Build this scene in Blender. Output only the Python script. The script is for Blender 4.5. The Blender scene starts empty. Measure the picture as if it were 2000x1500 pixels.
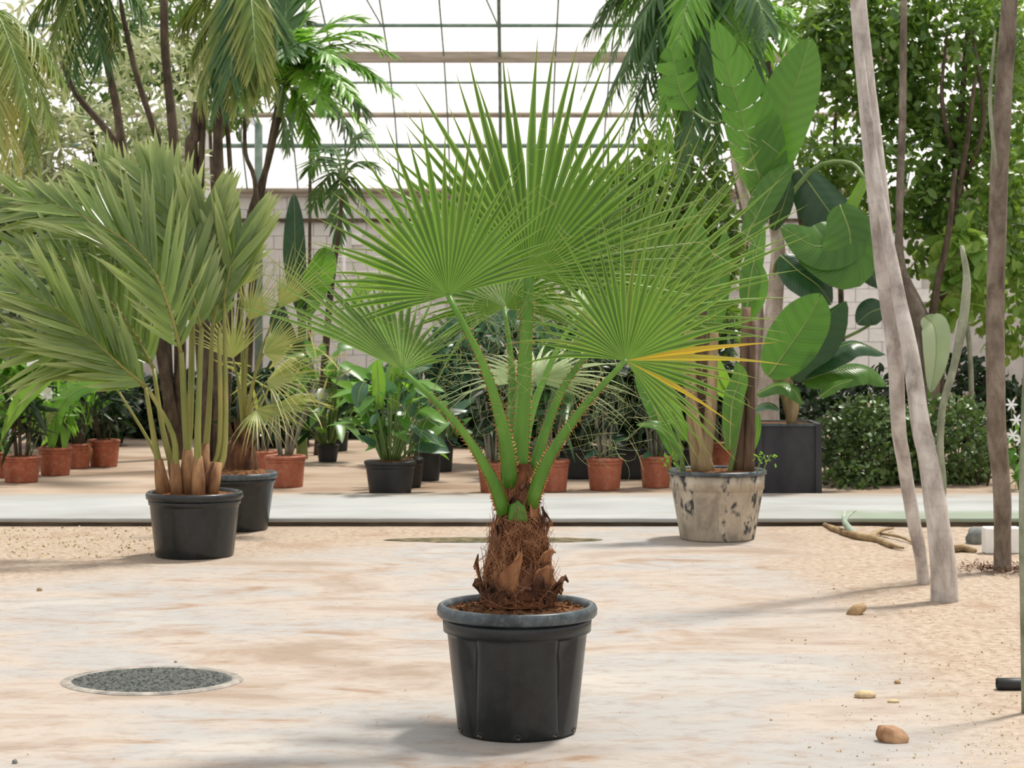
import bpy, math, random
import numpy as np
from mathutils import Vector, Matrix, noise

random.seed(11)
rng = np.random.default_rng(11)
S = bpy.context.scene
C = S.collection
PI = math.pi

# ------------------------------------------------------------------ camera, light, exposure
F, H, HY = 4000.0, 1.33, 600.0          # focal length in pixels of a 2000x1500 frame, eye height, horizon row
cam = bpy.data.cameras.new('camera'); cam.lens = 72; cam.sensor_width = 36; cam.sensor_fit = 'HORIZONTAL'
cam.shift_y = -0.075; cam.clip_end = 200
cam.dof.use_dof = True; cam.dof.focus_distance = 6.5; cam.dof.aperture_fstop = 11
co = bpy.data.objects.new('camera', cam); C.objects.link(co)
co.location = (0, 0, H); co.rotation_euler = (PI/2, 0, 0)
S.camera = co
w = bpy.data.worlds.new('world'); S.world = w; w.use_nodes = True
bg = w.node_tree.nodes['Background']; bg.inputs[0].default_value = (1.0, 0.985, 0.97, 1); bg.inputs[1].default_value = 0.7
sun = bpy.data.lights.new('sun', 'SUN'); sun.energy = 3.4; sun.angle = math.radians(6); sun.color = (1, .95, .86)
so = bpy.data.objects.new('sun', sun); C.objects.link(so)
so.rotation_euler = Vector((-.30, -.28, -.90)).to_track_quat('-Z', 'Y').to_euler(); so.location = (6, 14, 14)
vs = S.view_settings
vs.view_transform = 'Standard'; vs.look = 'None'; vs.gamma = 1; vs.use_curve_mapping = False; vs.exposure = 0.45


def P(px, py, d):
    return Vector(((px-1000)/F*d, d, H+(HY-py)/F*d))

def G(px, py, z=0.0):
    d = (H-z)*F/(py-HY)
    return Vector(((px-1000)/F*d, d, z))

def PP(d, *pts):
    return [P(p[0], p[1], d+(p[2] if len(p) > 2 else 0)) for p in pts]

# ------------------------------------------------------------------ materials
def lin(c):
    return tuple(((x/255)/12.92 if x/255 <= .04045 else ((x/255+.055)/1.055)**2.4) for x in c) + (1,)

class NT:
    def __init__(self, name):
        self.m = bpy.data.materials.new(name); self.m.use_nodes = True
        self.t = self.m.node_tree; self.n = self.t.nodes
        self.p = self.n['Principled BSDF']; self.out = self.n['Material Output']
    def add(self, typ, **kw):
        o = self.n.new(typ)
        for k, v in kw.items(): setattr(o, k, v)
        return o
    def ln(self, a, b): self.t.links.new(a, b)
    def noise(self, scale, detail=4, rough=.55, dist=0, vec=None):
        o = self.add('ShaderNodeTexNoise'); o.inputs['Scale'].default_value = scale
        o.inputs['Detail'].default_value = detail; o.inputs['Roughness'].default_value = rough
        o.inputs['Distortion'].default_value = dist
        if vec is not None: self.ln(vec, o.inputs['Vector'])
        return o
    def ramp(self, src, stops):
        o = self.add('ShaderNodeValToRGB'); e = o.color_ramp.elements
        while len(e) < len(stops): e.new(.5)
        for i, (p, c) in enumerate(stops):
            e[i].position = p; e[i].color = c if len(c) == 4 else lin(c)
        self.ln(src, o.inputs[0]); return o.outputs[0]
    def mask(self, src, a, b):
        o = self.add('ShaderNodeMapRange', interpolation_type='SMOOTHSTEP'); o.inputs[1].default_value = a; o.inputs[2].default_value = b
        self.ln(src, o.inputs[0]); return o.outputs[0]
    def mix(self, fac, a, b, bt='MIX'):
        o = self.add('ShaderNodeMix', data_type='RGBA', blend_type=bt)
        for i, v in ((0, fac), (6, a), (7, b)):
            if isinstance(v, (int, float)): o.inputs[i].default_value = v
            elif isinstance(v, tuple): o.inputs[i].default_value = v
            else: self.ln(v, o.inputs[i])
        return o.outputs[2]
    def math(self, op, a, b=None):
        o = self.add('ShaderNodeMath', operation=op)
        for i, v in ((0, a), (1, b)):
            if v is None: continue
            if isinstance(v, (int, float)): o.inputs[i].default_value = v
            else: self.ln(v, o.inputs[i])
        return o.outputs[0]
    def bump(self, h, strength=.3, dist=.01):
        o = self.add('ShaderNodeBump'); o.inputs['Strength'].default_value = strength; o.inputs['Distance'].default_value = dist
        self.ln(h, o.inputs['Height']); self.ln(o.outputs[0], self.p.inputs['Normal'])
    def coord(self, scale=(1, 1, 1)):
        t = self.add('ShaderNodeTexCoord'); mp = self.add('ShaderNodeMapping'); mp.inputs['Scale'].default_value = scale
        self.ln(t.outputs['Object'], mp.inputs['Vector']); return mp.outputs[0]

def leafmat(name, cA, cB, trans=.32, rough=.42, dry=None, tint=(150, 190, 40), nscale=6, spec=.5, vein=False, edge=None):
    m = NT(name)
    oi = m.add('ShaderNodeObjectInfo'); ge = m.add('ShaderNodeNewGeometry')
    f = m.math('FRACT', m.math('ADD', oi.outputs['Random'], ge.outputs['Random Per Island']))
    c = m.mix(f, lin(cA), lin(cB))
    n = m.noise(nscale, 3, vec=m.coord())
    c = m.mix(m.mask(n.outputs[0], .35, .7), c, m.mix(.5, c, lin(cB)))
    if dry:
        a = m.add('ShaderNodeAttribute', attribute_name='dry')
        c = m.mix(a.outputs['Fac'], c, lin(dry))
    if edge:
        a = m.add('ShaderNodeAttribute', attribute_name='edge')
        c = m.mix(m.mask(a.outputs['Fac'], .25, 1.0), m.mix(.45, c, lin(tuple(int(x*.55) for x in cA))), m.mix(.5, c, lin(edge)))  # pale leaf margins; darker middles also paint in the pleats' light-dark contrast
    if vein:
        a = m.add('ShaderNodeAttribute', attribute_name='vein')
        sn = m.math('SINE', m.math('MULTIPLY', a.outputs['Fac'], 300.0)); sn2 = m.math('SINE', m.math('MULTIPLY', a.outputs['Fac'], 71.0))
        k = m.math('ADD', m.math('MULTIPLY', sn, .5), m.math('MULTIPLY', sn2, .5))
        c = m.mix(m.mask(k, -.2, .9), c, m.mix(.35, c, lin(tuple(int(x*.6) for x in cA))))
        m.bump(k, .25, .004)
    m.ln(c, m.p.inputs['Base Color']); m.p.inputs['Roughness'].default_value = rough
    m.p.inputs['Specular IOR Level'].default_value = spec
    tr = m.add('ShaderNodeBsdfTranslucent'); m.ln(m.mix(.45, c, lin(tint)), tr.inputs[0])
    mx = m.add('ShaderNodeMixShader'); mx.inputs[0].default_value = trans
    m.ln(m.p.outputs[0], mx.inputs[1]); m.ln(tr.outputs[0], mx.inputs[2]); m.ln(mx.outputs[0], m.out.inputs[0])
    return m.m

def matte(name, cA, cB, scale=8, rough=.7, stretch=(1, 1, 1), bump=.2, bdist=.006, spec=.4, detail=6, lo=.35, hi=.65):
    m = NT(name); n = m.noise(scale, detail, .6, vec=m.coord(stretch))
    m.ln(m.ramp(n.outputs[0], [(lo, cA), (hi, cB)]), m.p.inputs['Base Color'])
    m.p.inputs['Roughness'].default_value = rough; m.p.inputs['Specular IOR Level'].default_value = spec
    if bump: m.bump(n.outputs[0], bump, bdist)
    return m.m

def barkmat(name, cA, cB, cC):
    m = NT(name); v = m.coord((9, 9, 3.6)); n = m.noise(1.4, 6, .65, .4, v)
    n2 = m.noise(3.2, 5, .6, 0, m.coord((1, 1, 1)))
    c = m.ramp(n.outputs[0], [(.3, cA), (.5, cB), (.72, cC)])
    c = m.mix(m.mask(n2.outputs[0], .5, .66), c, m.mix(.55, c, lin(cA)))
    rg = m.add('ShaderNodeTexWave', wave_type='BANDS', bands_direction='Z'); rg.inputs['Scale'].default_value = 3.4
    rg.inputs['Distortion'].default_value = 5; rg.inputs['Detail'].default_value = 3
    m.ln(m.coord(), rg.inputs['Vector'])
    c = m.mix(m.math('MULTIPLY', m.mask(rg.outputs['Fac'], .9, 1.0), .07), c, lin(tuple(int(x*.55) for x in cA)))
    m.ln(c, m.p.inputs['Base Color']); m.p.inputs['Roughness'].default_value = .8; m.p.inputs['Specular IOR Level'].default_value = .25
    m.bump(n.outputs[0], .35, .006)
    return m.m

def plastic(name, cA, cB, rough=.38, dust=None):
    m = NT(name); n = m.noise(9, 5, .65, 0, m.coord((1, 1, .6)))
    c = m.ramp(n.outputs[0], [(.4, cA), (.7, cB)])
    if dust:
        g = m.add('ShaderNodeNewGeometry'); sx = m.add('ShaderNodeSeparateXYZ'); m.ln(g.outputs['Normal'], sx.inputs[0])
        n2 = m.noise(30, 4, .7, 0, m.coord())
        c = m.mix(m.math('MULTIPLY', m.mask(n2.outputs[0], .45, .7), dust[1]), c, lin(dust[0]))
    m.ln(c, m.p.inputs['Base Color'])
    m.ln(m.ramp(n.outputs[0], [(.3, (rough-.06,)*3+(1,)), (.7, (rough+.12,)*3+(1,))]), m.p.inputs['Roughness'])
    m.bump(n.outputs[0], .05, .004)
    return m.m

M = {}
M['palm'] = leafmat('fan_palm_leaf', (54, 98, 30), (112, 156, 60), .30, .34, (190, 168, 92), (140, 195, 40), edge=(172, 200, 104))
M['palm_yellow'] = leafmat('fan_palm_leaf_yellowed', (150, 160, 60), (205, 165, 50), .35, .45, (190, 150, 80), (225, 190, 50))
M['palm_silver'] = leafmat('fan_palm_leaf_pale', (150, 175, 125), (185, 200, 160), .25, .38, (200, 190, 150), (180, 205, 110))
M['petiole'] = matte('petiole', (72, 118, 34), (112, 156, 56), 6, .42, (1, 1, .3), .05)
M['thorn'] = matte('thorn', (150, 84, 40), (190, 130, 70), 30, .6, bump=0)
M['thread'] = leafmat('fibre_thread', (196, 190, 140), (160, 180, 110), .2, .6)
M['fibre'] = matte('trunk_fibre', (74, 42, 28), (134, 86, 60), 26, .85, (1, 1, .35), .5, .008, .15)
M['fibre_light'] = matte('husk_fibre_strands', (122, 80, 56), (176, 132, 98), 30, .85, bump=0, spec=.15)
M['husk'] = matte('dry_husk', (96, 58, 38), (172, 124, 86), 30, .75, (1, 1, .12), .7, .006, .2)
M['husk_dark'] = matte('dark_husk', (52, 34, 26), (116, 78, 56), 26, .8, (1, 1, .15), .7, .006, .2)
M['soil'] = matte('soil', (60, 40, 28), (134, 94, 64), 40, .95, bump=.6, bdist=.012, spec=.1)
M['black_pot'] = plastic('black_plastic', (20, 25, 27), (36, 41, 43), .27, ((110, 106, 98), .05))
M['black_rim'] = plastic('worn_black_plastic', (42, 52, 58), (78, 92, 100), .32, ((150, 150, 146), .25))
M['black_dull'] = plastic('dull_black_plastic', (26, 28, 30), (44, 46, 48), .5)
M['terracotta'] = plastic('terracotta_plastic', (150, 82, 58), (178, 104, 76), .5, ((190, 150, 126), .3))
M['terra_old'] = plastic('old_terracotta', (132, 66, 42), (172, 92, 62), .55, ((196, 150, 120), .35))
M['box'] = matte('dark_planter', (38, 38, 42), (60, 60, 63), 5, .6, (1, 1, .5), .1)
M['coco'] = leafmat('coconut_leaf', (62, 92, 30), (134, 162, 80), .34, .24, (186, 194, 128), (140, 170, 50), spec=.7)
M['coco_stem'] = matte('coconut_stem', (112, 122, 58), (160, 150, 84), 5, .5, (1, 1, .3), .1)
M['coco_base'] = matte('coconut_stem_base', (96, 62, 42), (168, 128, 88), 12, .8, (1, 1, .3), .3)
M['straw'] = leafmat('straw_green_leaf', (120, 142, 66), (178, 184, 112), .32, .42, (214, 176, 96), (180, 190, 80))
M['areca'] = leafmat('bright_palm_leaf', (84, 140, 46), (138, 188, 76), .40, .38, None, (150, 205, 50))
M['areca_dark'] = leafmat('deep_palm_leaf', (46, 84, 48), (90, 126, 70), .28, .36, None, (110, 150, 60))
M['olive_palm'] = leafmat('olive_palm_leaf', (66, 96, 36), (138, 158, 72), .3, .36, (186, 180, 110), (140, 175, 50))
M['variegated'] = leafmat('variegated_leaf', (88, 122, 52), (228, 228, 192), .28, .4, None, (190, 205, 130), spec=.5)
M['grey_shrub'] = leafmat('grey_green_leaf', (70, 104, 66), (178, 192, 158), .25, .32, None, (160, 185, 110))
M['tree_leaf'] = leafmat('tree_leaf', (46, 80, 32), (112, 146, 62), .34, .34, None, (150, 185, 50))
M['tree_leaf_light'] = leafmat('light_tree_leaf', (92, 138, 52), (150, 180, 86), .36, .36, None, (170, 200, 70))
M['hedge'] = leafmat('hedge_leaf', (40, 66, 30), (96, 122, 62), .2, .36, None, (110, 140, 50))
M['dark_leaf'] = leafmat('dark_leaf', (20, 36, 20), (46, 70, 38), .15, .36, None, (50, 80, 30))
M['broad'] = leafmat('broad_leaf', (52, 100, 38), (104, 152, 60), .36, .34, None, (130, 190, 40))
M['broad_blue'] = leafmat('bluish_broad_leaf', (52, 88, 66), (84, 122, 92), .2, .28, None, (100, 150, 70))
M['lime'] = leafmat('lime_leaf', (110, 160, 50), (140, 184, 66), .45, .4, None, (160, 215, 50))
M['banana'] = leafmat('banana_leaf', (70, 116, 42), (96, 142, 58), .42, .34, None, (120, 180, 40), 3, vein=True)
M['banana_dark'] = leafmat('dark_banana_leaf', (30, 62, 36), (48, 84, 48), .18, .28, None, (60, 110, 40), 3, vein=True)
M['midrib'] = matte('midrib', (120, 140, 74), (150, 166, 96), 5, .5, bump=0)
M['sheath'] = matte('leaf_sheath', (110, 96, 66), (168, 146, 108), 5, .65, (3, 3, .4), .2)
M['sheath_dark'] = matte('brown_leaf_sheath', (66, 50, 40), (124, 100, 78), 5, .7, (3, 3, .4), .25)
M['stem_green'] = matte('green_stem', (84, 112, 56), (124, 146, 84), 5, .5, (1, 1, .3), .05)
M['cane'] = matte('grey_cane', (104, 104, 92), (150, 146, 128), 8, .7, (1, 1, .2), .2)
M['flower'] = matte('white_flower', (236, 236, 236), (250, 250, 250), 5, .6, bump=0)
M['bark_grey'] = barkmat('smooth_grey_bark', (140, 130, 123), (188, 180, 174), (218, 213, 208))
M['bark_brown'] = barkmat('brown_bark', (78, 68, 58), (122, 110, 98), (156, 146, 134))
M['bark_dark'] = barkmat('dark_bark', (48, 40, 32), (84, 72, 58), (112, 100, 84))
M['bark_green'] = barkmat('green_bark', (104, 110, 90), (142, 146, 124), (172, 174, 156))
M['bark_pale'] = barkmat('pale_bark', (150, 128, 112), (196, 180, 168), (228, 218, 210))
M['green_steel'] = matte('green_painted_steel', (92, 122, 108), (132, 154, 142), 6, .5, bump=0)
M['beam'] = matte('weathered_gutter', (138, 126, 110), (180, 170, 156), 3, .7, (.5, 2, 4), .05)
M['white_paint'] = matte('white_paint', (226, 226, 224), (244, 244, 242), 6, .5, bump=0)
M['block'] = matte('pale_wall_block', (206, 204, 201), (226, 224, 221), 3, .8, bump=.1)
M['joint'] = matte('wall_mortar', (186, 183, 179), (206, 203, 199), 6, .9, bump=.05)
M['stone'] = matte('tan_stone', (120, 96, 66), (182, 152, 112), 12, .8, bump=.4)
M['stone_brown'] = matte('brown_stone', (116, 70, 34), (196, 158, 122), 9, .6, bump=.3)
M['stone_grey'] = matte('grey_stone', (90, 94, 90), (140, 142, 138), 9, .8, bump=.3)
M['stone_pale'] = matte('pale_stone', (176, 150, 108), (214, 194, 160), 12, .8, bump=.3)
M['moss'] = matte('moss', (62, 64, 44), (128, 116, 92), 14, .95, bump=.5, bdist=.01, spec=.1)
M['grate'] = matte('dark_grate', (40, 44, 44), (92, 96, 92), 60, .6, bump=.6, bdist=.01)
M['iron'] = matte('iron_ring', (104, 102, 98), (168, 160, 150), 14, .7, bump=.2)
M['lichen'] = matte('lichen_wood', (120, 138, 124), (172, 180, 160), 14, .85, bump=.4)
M['twig'] = matte('dead_wood', (112, 90, 60), (168, 146, 110), 12, .85, (1, 1, 1), .3)

def floor_mat():
    m = NT('dusty_concrete'); v = m.coord((.55, 1, 1))
    n1 = m.noise(1.1, 8, .6, .6, v); n2 = m.noise(2.6, 8, .65, 1.2, v); n3 = m.noise(90, 3, .6, 0, m.coord()); n4 = m.noise(.55, 4, .5, .3, m.coord())
    c = m.ramp(n1.outputs[0], [(.34, (146, 130, 116)), (.45, (170, 159, 149)), (.56, (158, 156, 154)), (.70, (177, 170, 162))])
    c = m.mix(m.mask(n2.outputs[0], .52, .70), c, lin((152, 130, 112)))
    c = m.mix(m.math('MULTIPLY', m.mask(n2.outputs[0], .62, .72), .5), c, lin((122, 96, 76)))
    c = m.mix(m.math('MULTIPLY', m.mask(n3.outputs[0], .62, .72), .35), c, lin((120, 100, 84)))
    n7 = m.noise(13, 8, .75, .3, m.coord((.6, 1, 1)))
    c = m.mix(m.math('MULTIPLY', m.mask(n7.outputs[0], .46, .68), .45), c, lin((132, 112, 96)))
    # loose sand lies on the right and along the kerb on the left
    t = m.add('ShaderNodeTexCoord'); sx = m.add('ShaderNodeSeparateXYZ'); m.ln(t.outputs['Object'], sx.inputs[0])
    e = m.math('ADD', sx.outputs[0], m.math('MULTIPLY', n1.outputs[0], 1.2))
    sand = m.mask(e, 1.75, 2.35)
    e2 = m.math('SUBTRACT', m.math('MULTIPLY', sx.outputs[0], -1.0), m.math('MULTIPLY', m.math('SUBTRACT', 12.0, sx.outputs[1]), 1.1))
    sand2 = m.mask(m.math('ADD', e2, m.math('MULTIPLY', n1.outputs[0], 1.0)), .2, 1.1)
    s = m.math('MAXIMUM', sand, sand2)
    n5 = m.noise(24, 6, .75, 0, m.coord()); n6 = m.noise(3, 4, .6, .5, m.coord())
    sc = m.ramp(n5.outputs[0], [(.30, (112, 92, 76)), (.45, (160, 142, 124)), (.62, (180, 166, 150))])
    sc = m.mix(m.math('MULTIPLY', m.mask(n6.outputs[0], .5, .66), .45), sc, lin((142, 114, 92)))
    c = m.mix(s, c, sc)
    m.ln(c, m.p.inputs['Base Color']); m.p.inputs['Roughness'].default_value = .75; m.p.inputs['Specular IOR Level'].default_value = .25
    h = m.math('ADD', m.math('MULTIPLY', n3.outputs[0], .15), m.math('MULTIPLY', m.math('MULTIPLY', n5.outputs[0], s), 1.2))
    m.bump(h, .5, .012)
    return m.m
def path_mat():
    m = NT('pale_concrete_path'); n = m.noise(1.6, 7, .6, .4, m.coord((.5, 1, 1))); n2 = m.noise(5, 5, .6, .3, m.coord())
    c = m.ramp(n.outputs[0], [(.35, (146, 147, 144)), (.55, (162, 164, 164)), (.72, (174, 173, 170))])
    t = m.add('ShaderNodeTexCoord'); sx = m.add('ShaderNodeSeparateXYZ'); m.ln(t.outputs['Object'], sx.inputs[0])
    far = m.math('MULTIPLY', m.mask(m.math('ADD', sx.outputs[1], m.math('MULTIPLY', n2.outputs[0], .5)), 13.9, 14.25), .6)
    c = m.mix(far, c, lin((152, 136, 118)))
    mo = m.math('MULTIPLY', m.mask(sx.outputs[0], 1.9, 2.15), m.mask(m.math('ADD', m.math('MULTIPLY', sx.outputs[1], -1.0), m.math('MULTIPLY', n2.outputs[0], .7)), -12.62, -12.3))
    c = m.mix(m.math('MULTIPLY', mo, .6), c, lin((110, 130, 96)))
    m.ln(c, m.p.inputs['Base Color']); m.p.inputs['Roughness'].default_value = .7; m.bump(n2.outputs[0], .15, .01)
    return m.m
def beige_pot_mat():
    m = NT('dirty_beige_pot'); n = m.noise(5, 6, .65, .5, m.coord((1.6, 1.6, .7))); n2 = m.noise(12, 5, .65, 0, m.coord((1.6, 1.6, .8)))
    c = m.ramp(n.outputs[0], [(.34, (140, 130, 116)), (.5, (178, 166, 148)), (.68, (200, 190, 172))])
    k = m.math('MULTIPLY', m.mask(n.outputs[0], .49, .58), m.mask(n2.outputs[0], .46, .58))
    c = m.mix(k, c, lin((46, 52, 56)))
    m.ln(c, m.p.inputs['Base Color']); m.p.inputs['Roughness'].default_value = .6; m.bump(n2.outputs[0], .1, .004)
    return m.m
def pane_mat():
    m = NT('milky_glazing')
    tr = m.add('ShaderNodeBsdfTranslucent'); tr.inputs[0].default_value = (.84, .825, .83, 1)
    tp = m.add('ShaderNodeBsdfTransparent'); tp.inputs[0].default_value = (.90, .885, .89, 1)
    mx = m.add('ShaderNodeMixShader'); mx.inputs[0].default_value = .5
    m.ln(tr.outputs[0], mx.inputs[1]); m.ln(tp.outputs[0], mx.inputs[2]); m.ln(mx.outputs[0], m.out.inputs[0])
    return m.m
M['floor'] = floor_mat(); M['path'] = path_mat(); M['beige_pot'] = beige_pot_mat(); M['pane'] = pane_mat()
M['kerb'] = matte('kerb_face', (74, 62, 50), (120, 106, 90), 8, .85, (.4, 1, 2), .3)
M['ground_back'] = matte('dusty_ground', (136, 114, 94), (172, 156, 140), 1.6, .85, (.5, 1, 1), .2, .01, .2, 9)

# ------------------------------------------------------------------ builders
ORG = {}     # world origin of the thing an object belongs to

def thing(name, label, cat, loc=(0, 0, 0), group=None):
    o = bpy.data.objects.new(name, None); C.objects.link(o); o.location = loc; o.empty_display_size = .1
    o['label'] = label; o['category'] = cat
    if group: o['group'] = group
    ORG[o.name] = Vector(loc); return o

def tag(o, label=None, cat=None, group=None, kind=None):
    if label: o['label'] = label
    if cat: o['category'] = cat
    if group: o['group'] = group
    if kind: o['kind'] = kind
    return o

def link(name, me, parent=None, mat4=None, org=None, kind=None):
    o = bpy.data.objects.new(name, me); C.objects.link(o)
    if parent is not None:
        o.parent = parent; T = ORG[parent.name]
    else:
        T = Vector(org) if org is not None else Vector((0, 0, 0))
        o.location = T
    if mat4 is not None:
        o.matrix_local = Matrix.Translation(-T) @ mat4
    ORG[o.name] = T
    if kind: o['kind'] = kind
    return o

def fastmesh(name, V, faces_flat, loop_total, mat, smooth=True):
    me = bpy.data.meshes.new(name)
    V = np.asarray(V, np.float32); nl = len(faces_flat); nf = len(loop_total)
    me.vertices.add(len(V)); me.vertices.foreach_set('co', V.ravel())
    me.loops.add(nl); me.loops.foreach_set('vertex_index', np.asarray(faces_flat, np.int32))
    me.polygons.add(nf); lt = np.asarray(loop_total, np.int32)
    me.polygons.foreach_set('loop_start', np.concatenate(([0], np.cumsum(lt)[:-1])).astype(np.int32))
    me.polygons.foreach_set('loop_total', lt)
    me.polygons.foreach_set('use_smooth', np.full(nf, smooth))
    me.update(calc_edges=True); me.validate()
    if mat: me.materials.append(M[mat])
    return me

def flat(faces):
    return [i for f in faces for i in f], [len(f) for f in faces]

class MB:
    def __init__(self): self.v = []; self.f = []
    def quadgrid(self, rows, closed=False):
        b = len(self.v); n = len(rows[0])
        for r in rows: self.v.extend([tuple(p) for p in r])
        for i in range(len(rows)-1):
            for j in range(n if closed else n-1):
                k = (j+1) % n
                self.f.append((b+i*n+j, b+i*n+k, b+(i+1)*n+k, b+(i+1)*n+j))
        return b, n
    def tube(self, pts, rad, sides=8, cap=True, squash=1.0, nrm=None):
        pts = [Vector(p) for p in pts]; m = len(pts)
        if not hasattr(rad, '__len__'): rad = [rad]*m
        t0 = (pts[1]-pts[0]).normalized()
        ref = Vector(nrm) if nrm is not None else (Vector((0, 0, 1)) if abs(t0.z) < .9 else Vector((0, 1, 0)))
        rows = []; u = None
        for i, p in enumerate(pts):
            t = (pts[min(i+1, m-1)]-pts[max(i-1, 0)]).normalized()
            if u is None or nrm is not None: u = (ref - t*ref.dot(t)).normalized()
            else: u = (u - t*u.dot(t)).normalized()
            s = t.cross(u)
            rows.append([p+(s*math.cos(a)+u*math.sin(a)*squash)*rad[i] for a in (2*PI*k/sides for k in range(sides))])
        b, n = self.quadgrid(rows, True)
        if cap:
            self.f.append(tuple(range(b+n-1, b-1, -1))); self.f.append(tuple(range(b+(m-1)*n, b+m*n)))
    def box(self, a, b):
        x0, y0, z0 = a; x1, y1, z1 = b; o = len(self.v)
        self.v += [(x0, y0, z0), (x1, y0, z0), (x1, y1, z0), (x0, y1, z0), (x0, y0, z1), (x1, y0, z1), (x1, y1, z1), (x0, y1, z1)]
        for q in ((0, 3, 2, 1), (4, 5, 6, 7), (0, 1, 5, 4), (1, 2, 6, 5), (2, 3, 7, 6), (3, 0, 4, 7)): self.f.append(tuple(o+i for i in q))
    def sheet(self, rows, thick):
        """a curved plate with thickness: rows of points, pushed back along their own normals"""
        n = len(rows[0]); m = len(rows); R = [[Vector(p) for p in r] for r in rows]; B = []
        for i in range(m):
            rb = []
            for j in range(n):
                du = R[i][min(j+1, n-1)]-R[i][max(j-1, 0)]; dv = R[min(i+1, m-1)][j]-R[max(i-1, 0)][j]
                nn = du.cross(dv)
                rb.append(R[i][j]-nn.normalized()*thick if nn.length > 1e-9 else R[i][j]-Vector((0, 0, thick)))
            B.append(rb)
        a, _ = self.quadgrid(R); b, _ = self.quadgrid([r[::-1] for r in B])
        def A(i, j): return a+i*n+j
        def K(i, j): return b+i*n+(n-1-j)
        for i in range(m-1):
            self.f.append((A(i, 0), A(i+1, 0), K(i+1, 0), K(i, 0))); self.f.append((A(i+1, n-1), A(i, n-1), K(i, n-1), K(i+1, n-1)))
        for j in range(n-1):
            self.f.append((A(0, j+1), A(0, j), K(0, j), K(0, j+1))); self.f.append((A(m-1, j), A(m-1, j+1), K(m-1, j+1), K(m-1, j)))
    def build(self, name, mat, parent=None, org=None, smooth=True, kind=None):
        T = ORG[parent.name] if parent is not None else (Vector(org) if org is not None else Vector((0, 0, 0)))
        V = np.array([tuple(p) for p in self.v], np.float32) - np.array(T, np.float32)
        ff, lt = flat(self.f)
        return link(name, fastmesh(name, V, ff, lt, mat, smooth), parent, None, org, kind)

def smooth_pts(pts, n):
    pts = [Vector(p) for p in pts]
    if len(pts) == 2: return [pts[0].lerp(pts[1], i/n) for i in range(n+1)]
    q = [pts[0]*2-pts[1]]+pts+[pts[-1]*2-pts[-2]]; out = []
    m = len(pts)-1
    for k in range(n+1):
        s = k/n*m; i = min(int(s), m-1); t = s-i; a, b, c, d = q[i:i+4]
        out.append(.5*((2*b)+(c-a)*t+(2*a-5*b+4*c-d)*t*t+(3*b-a-3*c+d)*t**3))
    return out

def lerpl(a, b, n): return [a+(b-a)*i/n for i in range(n+1)]

# unit leaves: length along +Y, width along X, face up +Z
def unit_leaf(stations, halfw, fold=.06, droop=.15, bend=1.6):
    V = []; Fc = []
    n = len(stations)
    for y, hw in zip(stations, halfw):
        z = -droop*y**bend
        if hw < 1e-4: V.append((0, y, z))
        else: V += [(-.5*hw, y, z+fold*hw), (0, y, z), (.5*hw, y, z+fold*hw)]
    idx = []; k = 0
    for hw in halfw:
        if hw < 1e-4: idx.append((k,)); k += 1
        else: idx.append((k, k+1, k+2)); k += 3
    for a, b in zip(idx[:-1], idx[1:]):
        if len(a) == 3 and len(b) == 3: Fc += [(a[0], a[1], b[1], b[0]), (a[1], a[2], b[2], b[1])]
        elif len(b) == 1: Fc += [(a[0], a[1], b[0]), (a[1], a[2], b[0])]
        else: Fc += [(a[0], b[1], b[0]), (a[0], b[2], b[1])]
    return np.array(V, np.float32), Fc
STRAPS = [unit_leaf((0, .15, .4, .7, 1), (.45, .95, 1, .7, 0), .02, d, 2.0) for d in (.06, .14, .26, .40)]
STRAP_FLAT = [unit_leaf((0, .2, .6, 1), (.6, 1, .85, 0), .015, d, 2.0) for d in (.02, .06, .12)]
OVAL = [unit_leaf((0, .22, .55, .82, 1), (0, .75, 1, .6, 0), .05, d) for d in (.05, .15, .28)]
OVAL_S = [unit_leaf((0, .45, 1), (0, 1, 0), .06, d) for d in (.08, .2)]
HEART = [unit_leaf((0, .08, .3, .6, .85, 1), (.3, .85, 1, .8, .4, 0), .05, d) for d in (.1, .25, .4)]
_mc = {}
def unit_mesh(kind, i, mat):
    k = (id(kind), i, mat)
    if k not in _mc:
        V, Fc = kind[i]; ff, lt = flat(Fc); _mc[k] = fastmesh('leaf', V, ff, lt, mat)
        _mc[k].attributes.new('dry', 'FLOAT', 'POINT').data.foreach_set('value', np.clip(V[:, 1], 0, 1)**2.5*.85)
    return _mc[k]

def frames(pos, d, n, L, W):
    pos = np.asarray(pos, float); d = np.asarray(d, float); n = np.asarray(n, float)
    y = d/np.linalg.norm(d, axis=1)[:, None]
    x = np.cross(y, n); x /= np.maximum(np.linalg.norm(x, axis=1), 1e-6)[:, None]
    z = np.cross(x, y)
    A = np.zeros((len(pos), 3, 4)); L = np.broadcast_to(np.asarray(L, float), (len(pos),)); W = np.broadcast_to(np.asarray(W, float), (len(pos),))
    A[:, :, 0] = x*W[:, None]; A[:, :, 1] = y*L[:, None]; A[:, :, 2] = z*L[:, None]; A[:, :, 3] = pos
    return A

def m4(a): return Matrix([list(a[0]), list(a[1]), list(a[2]), [0, 0, 0, 1]])

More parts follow.
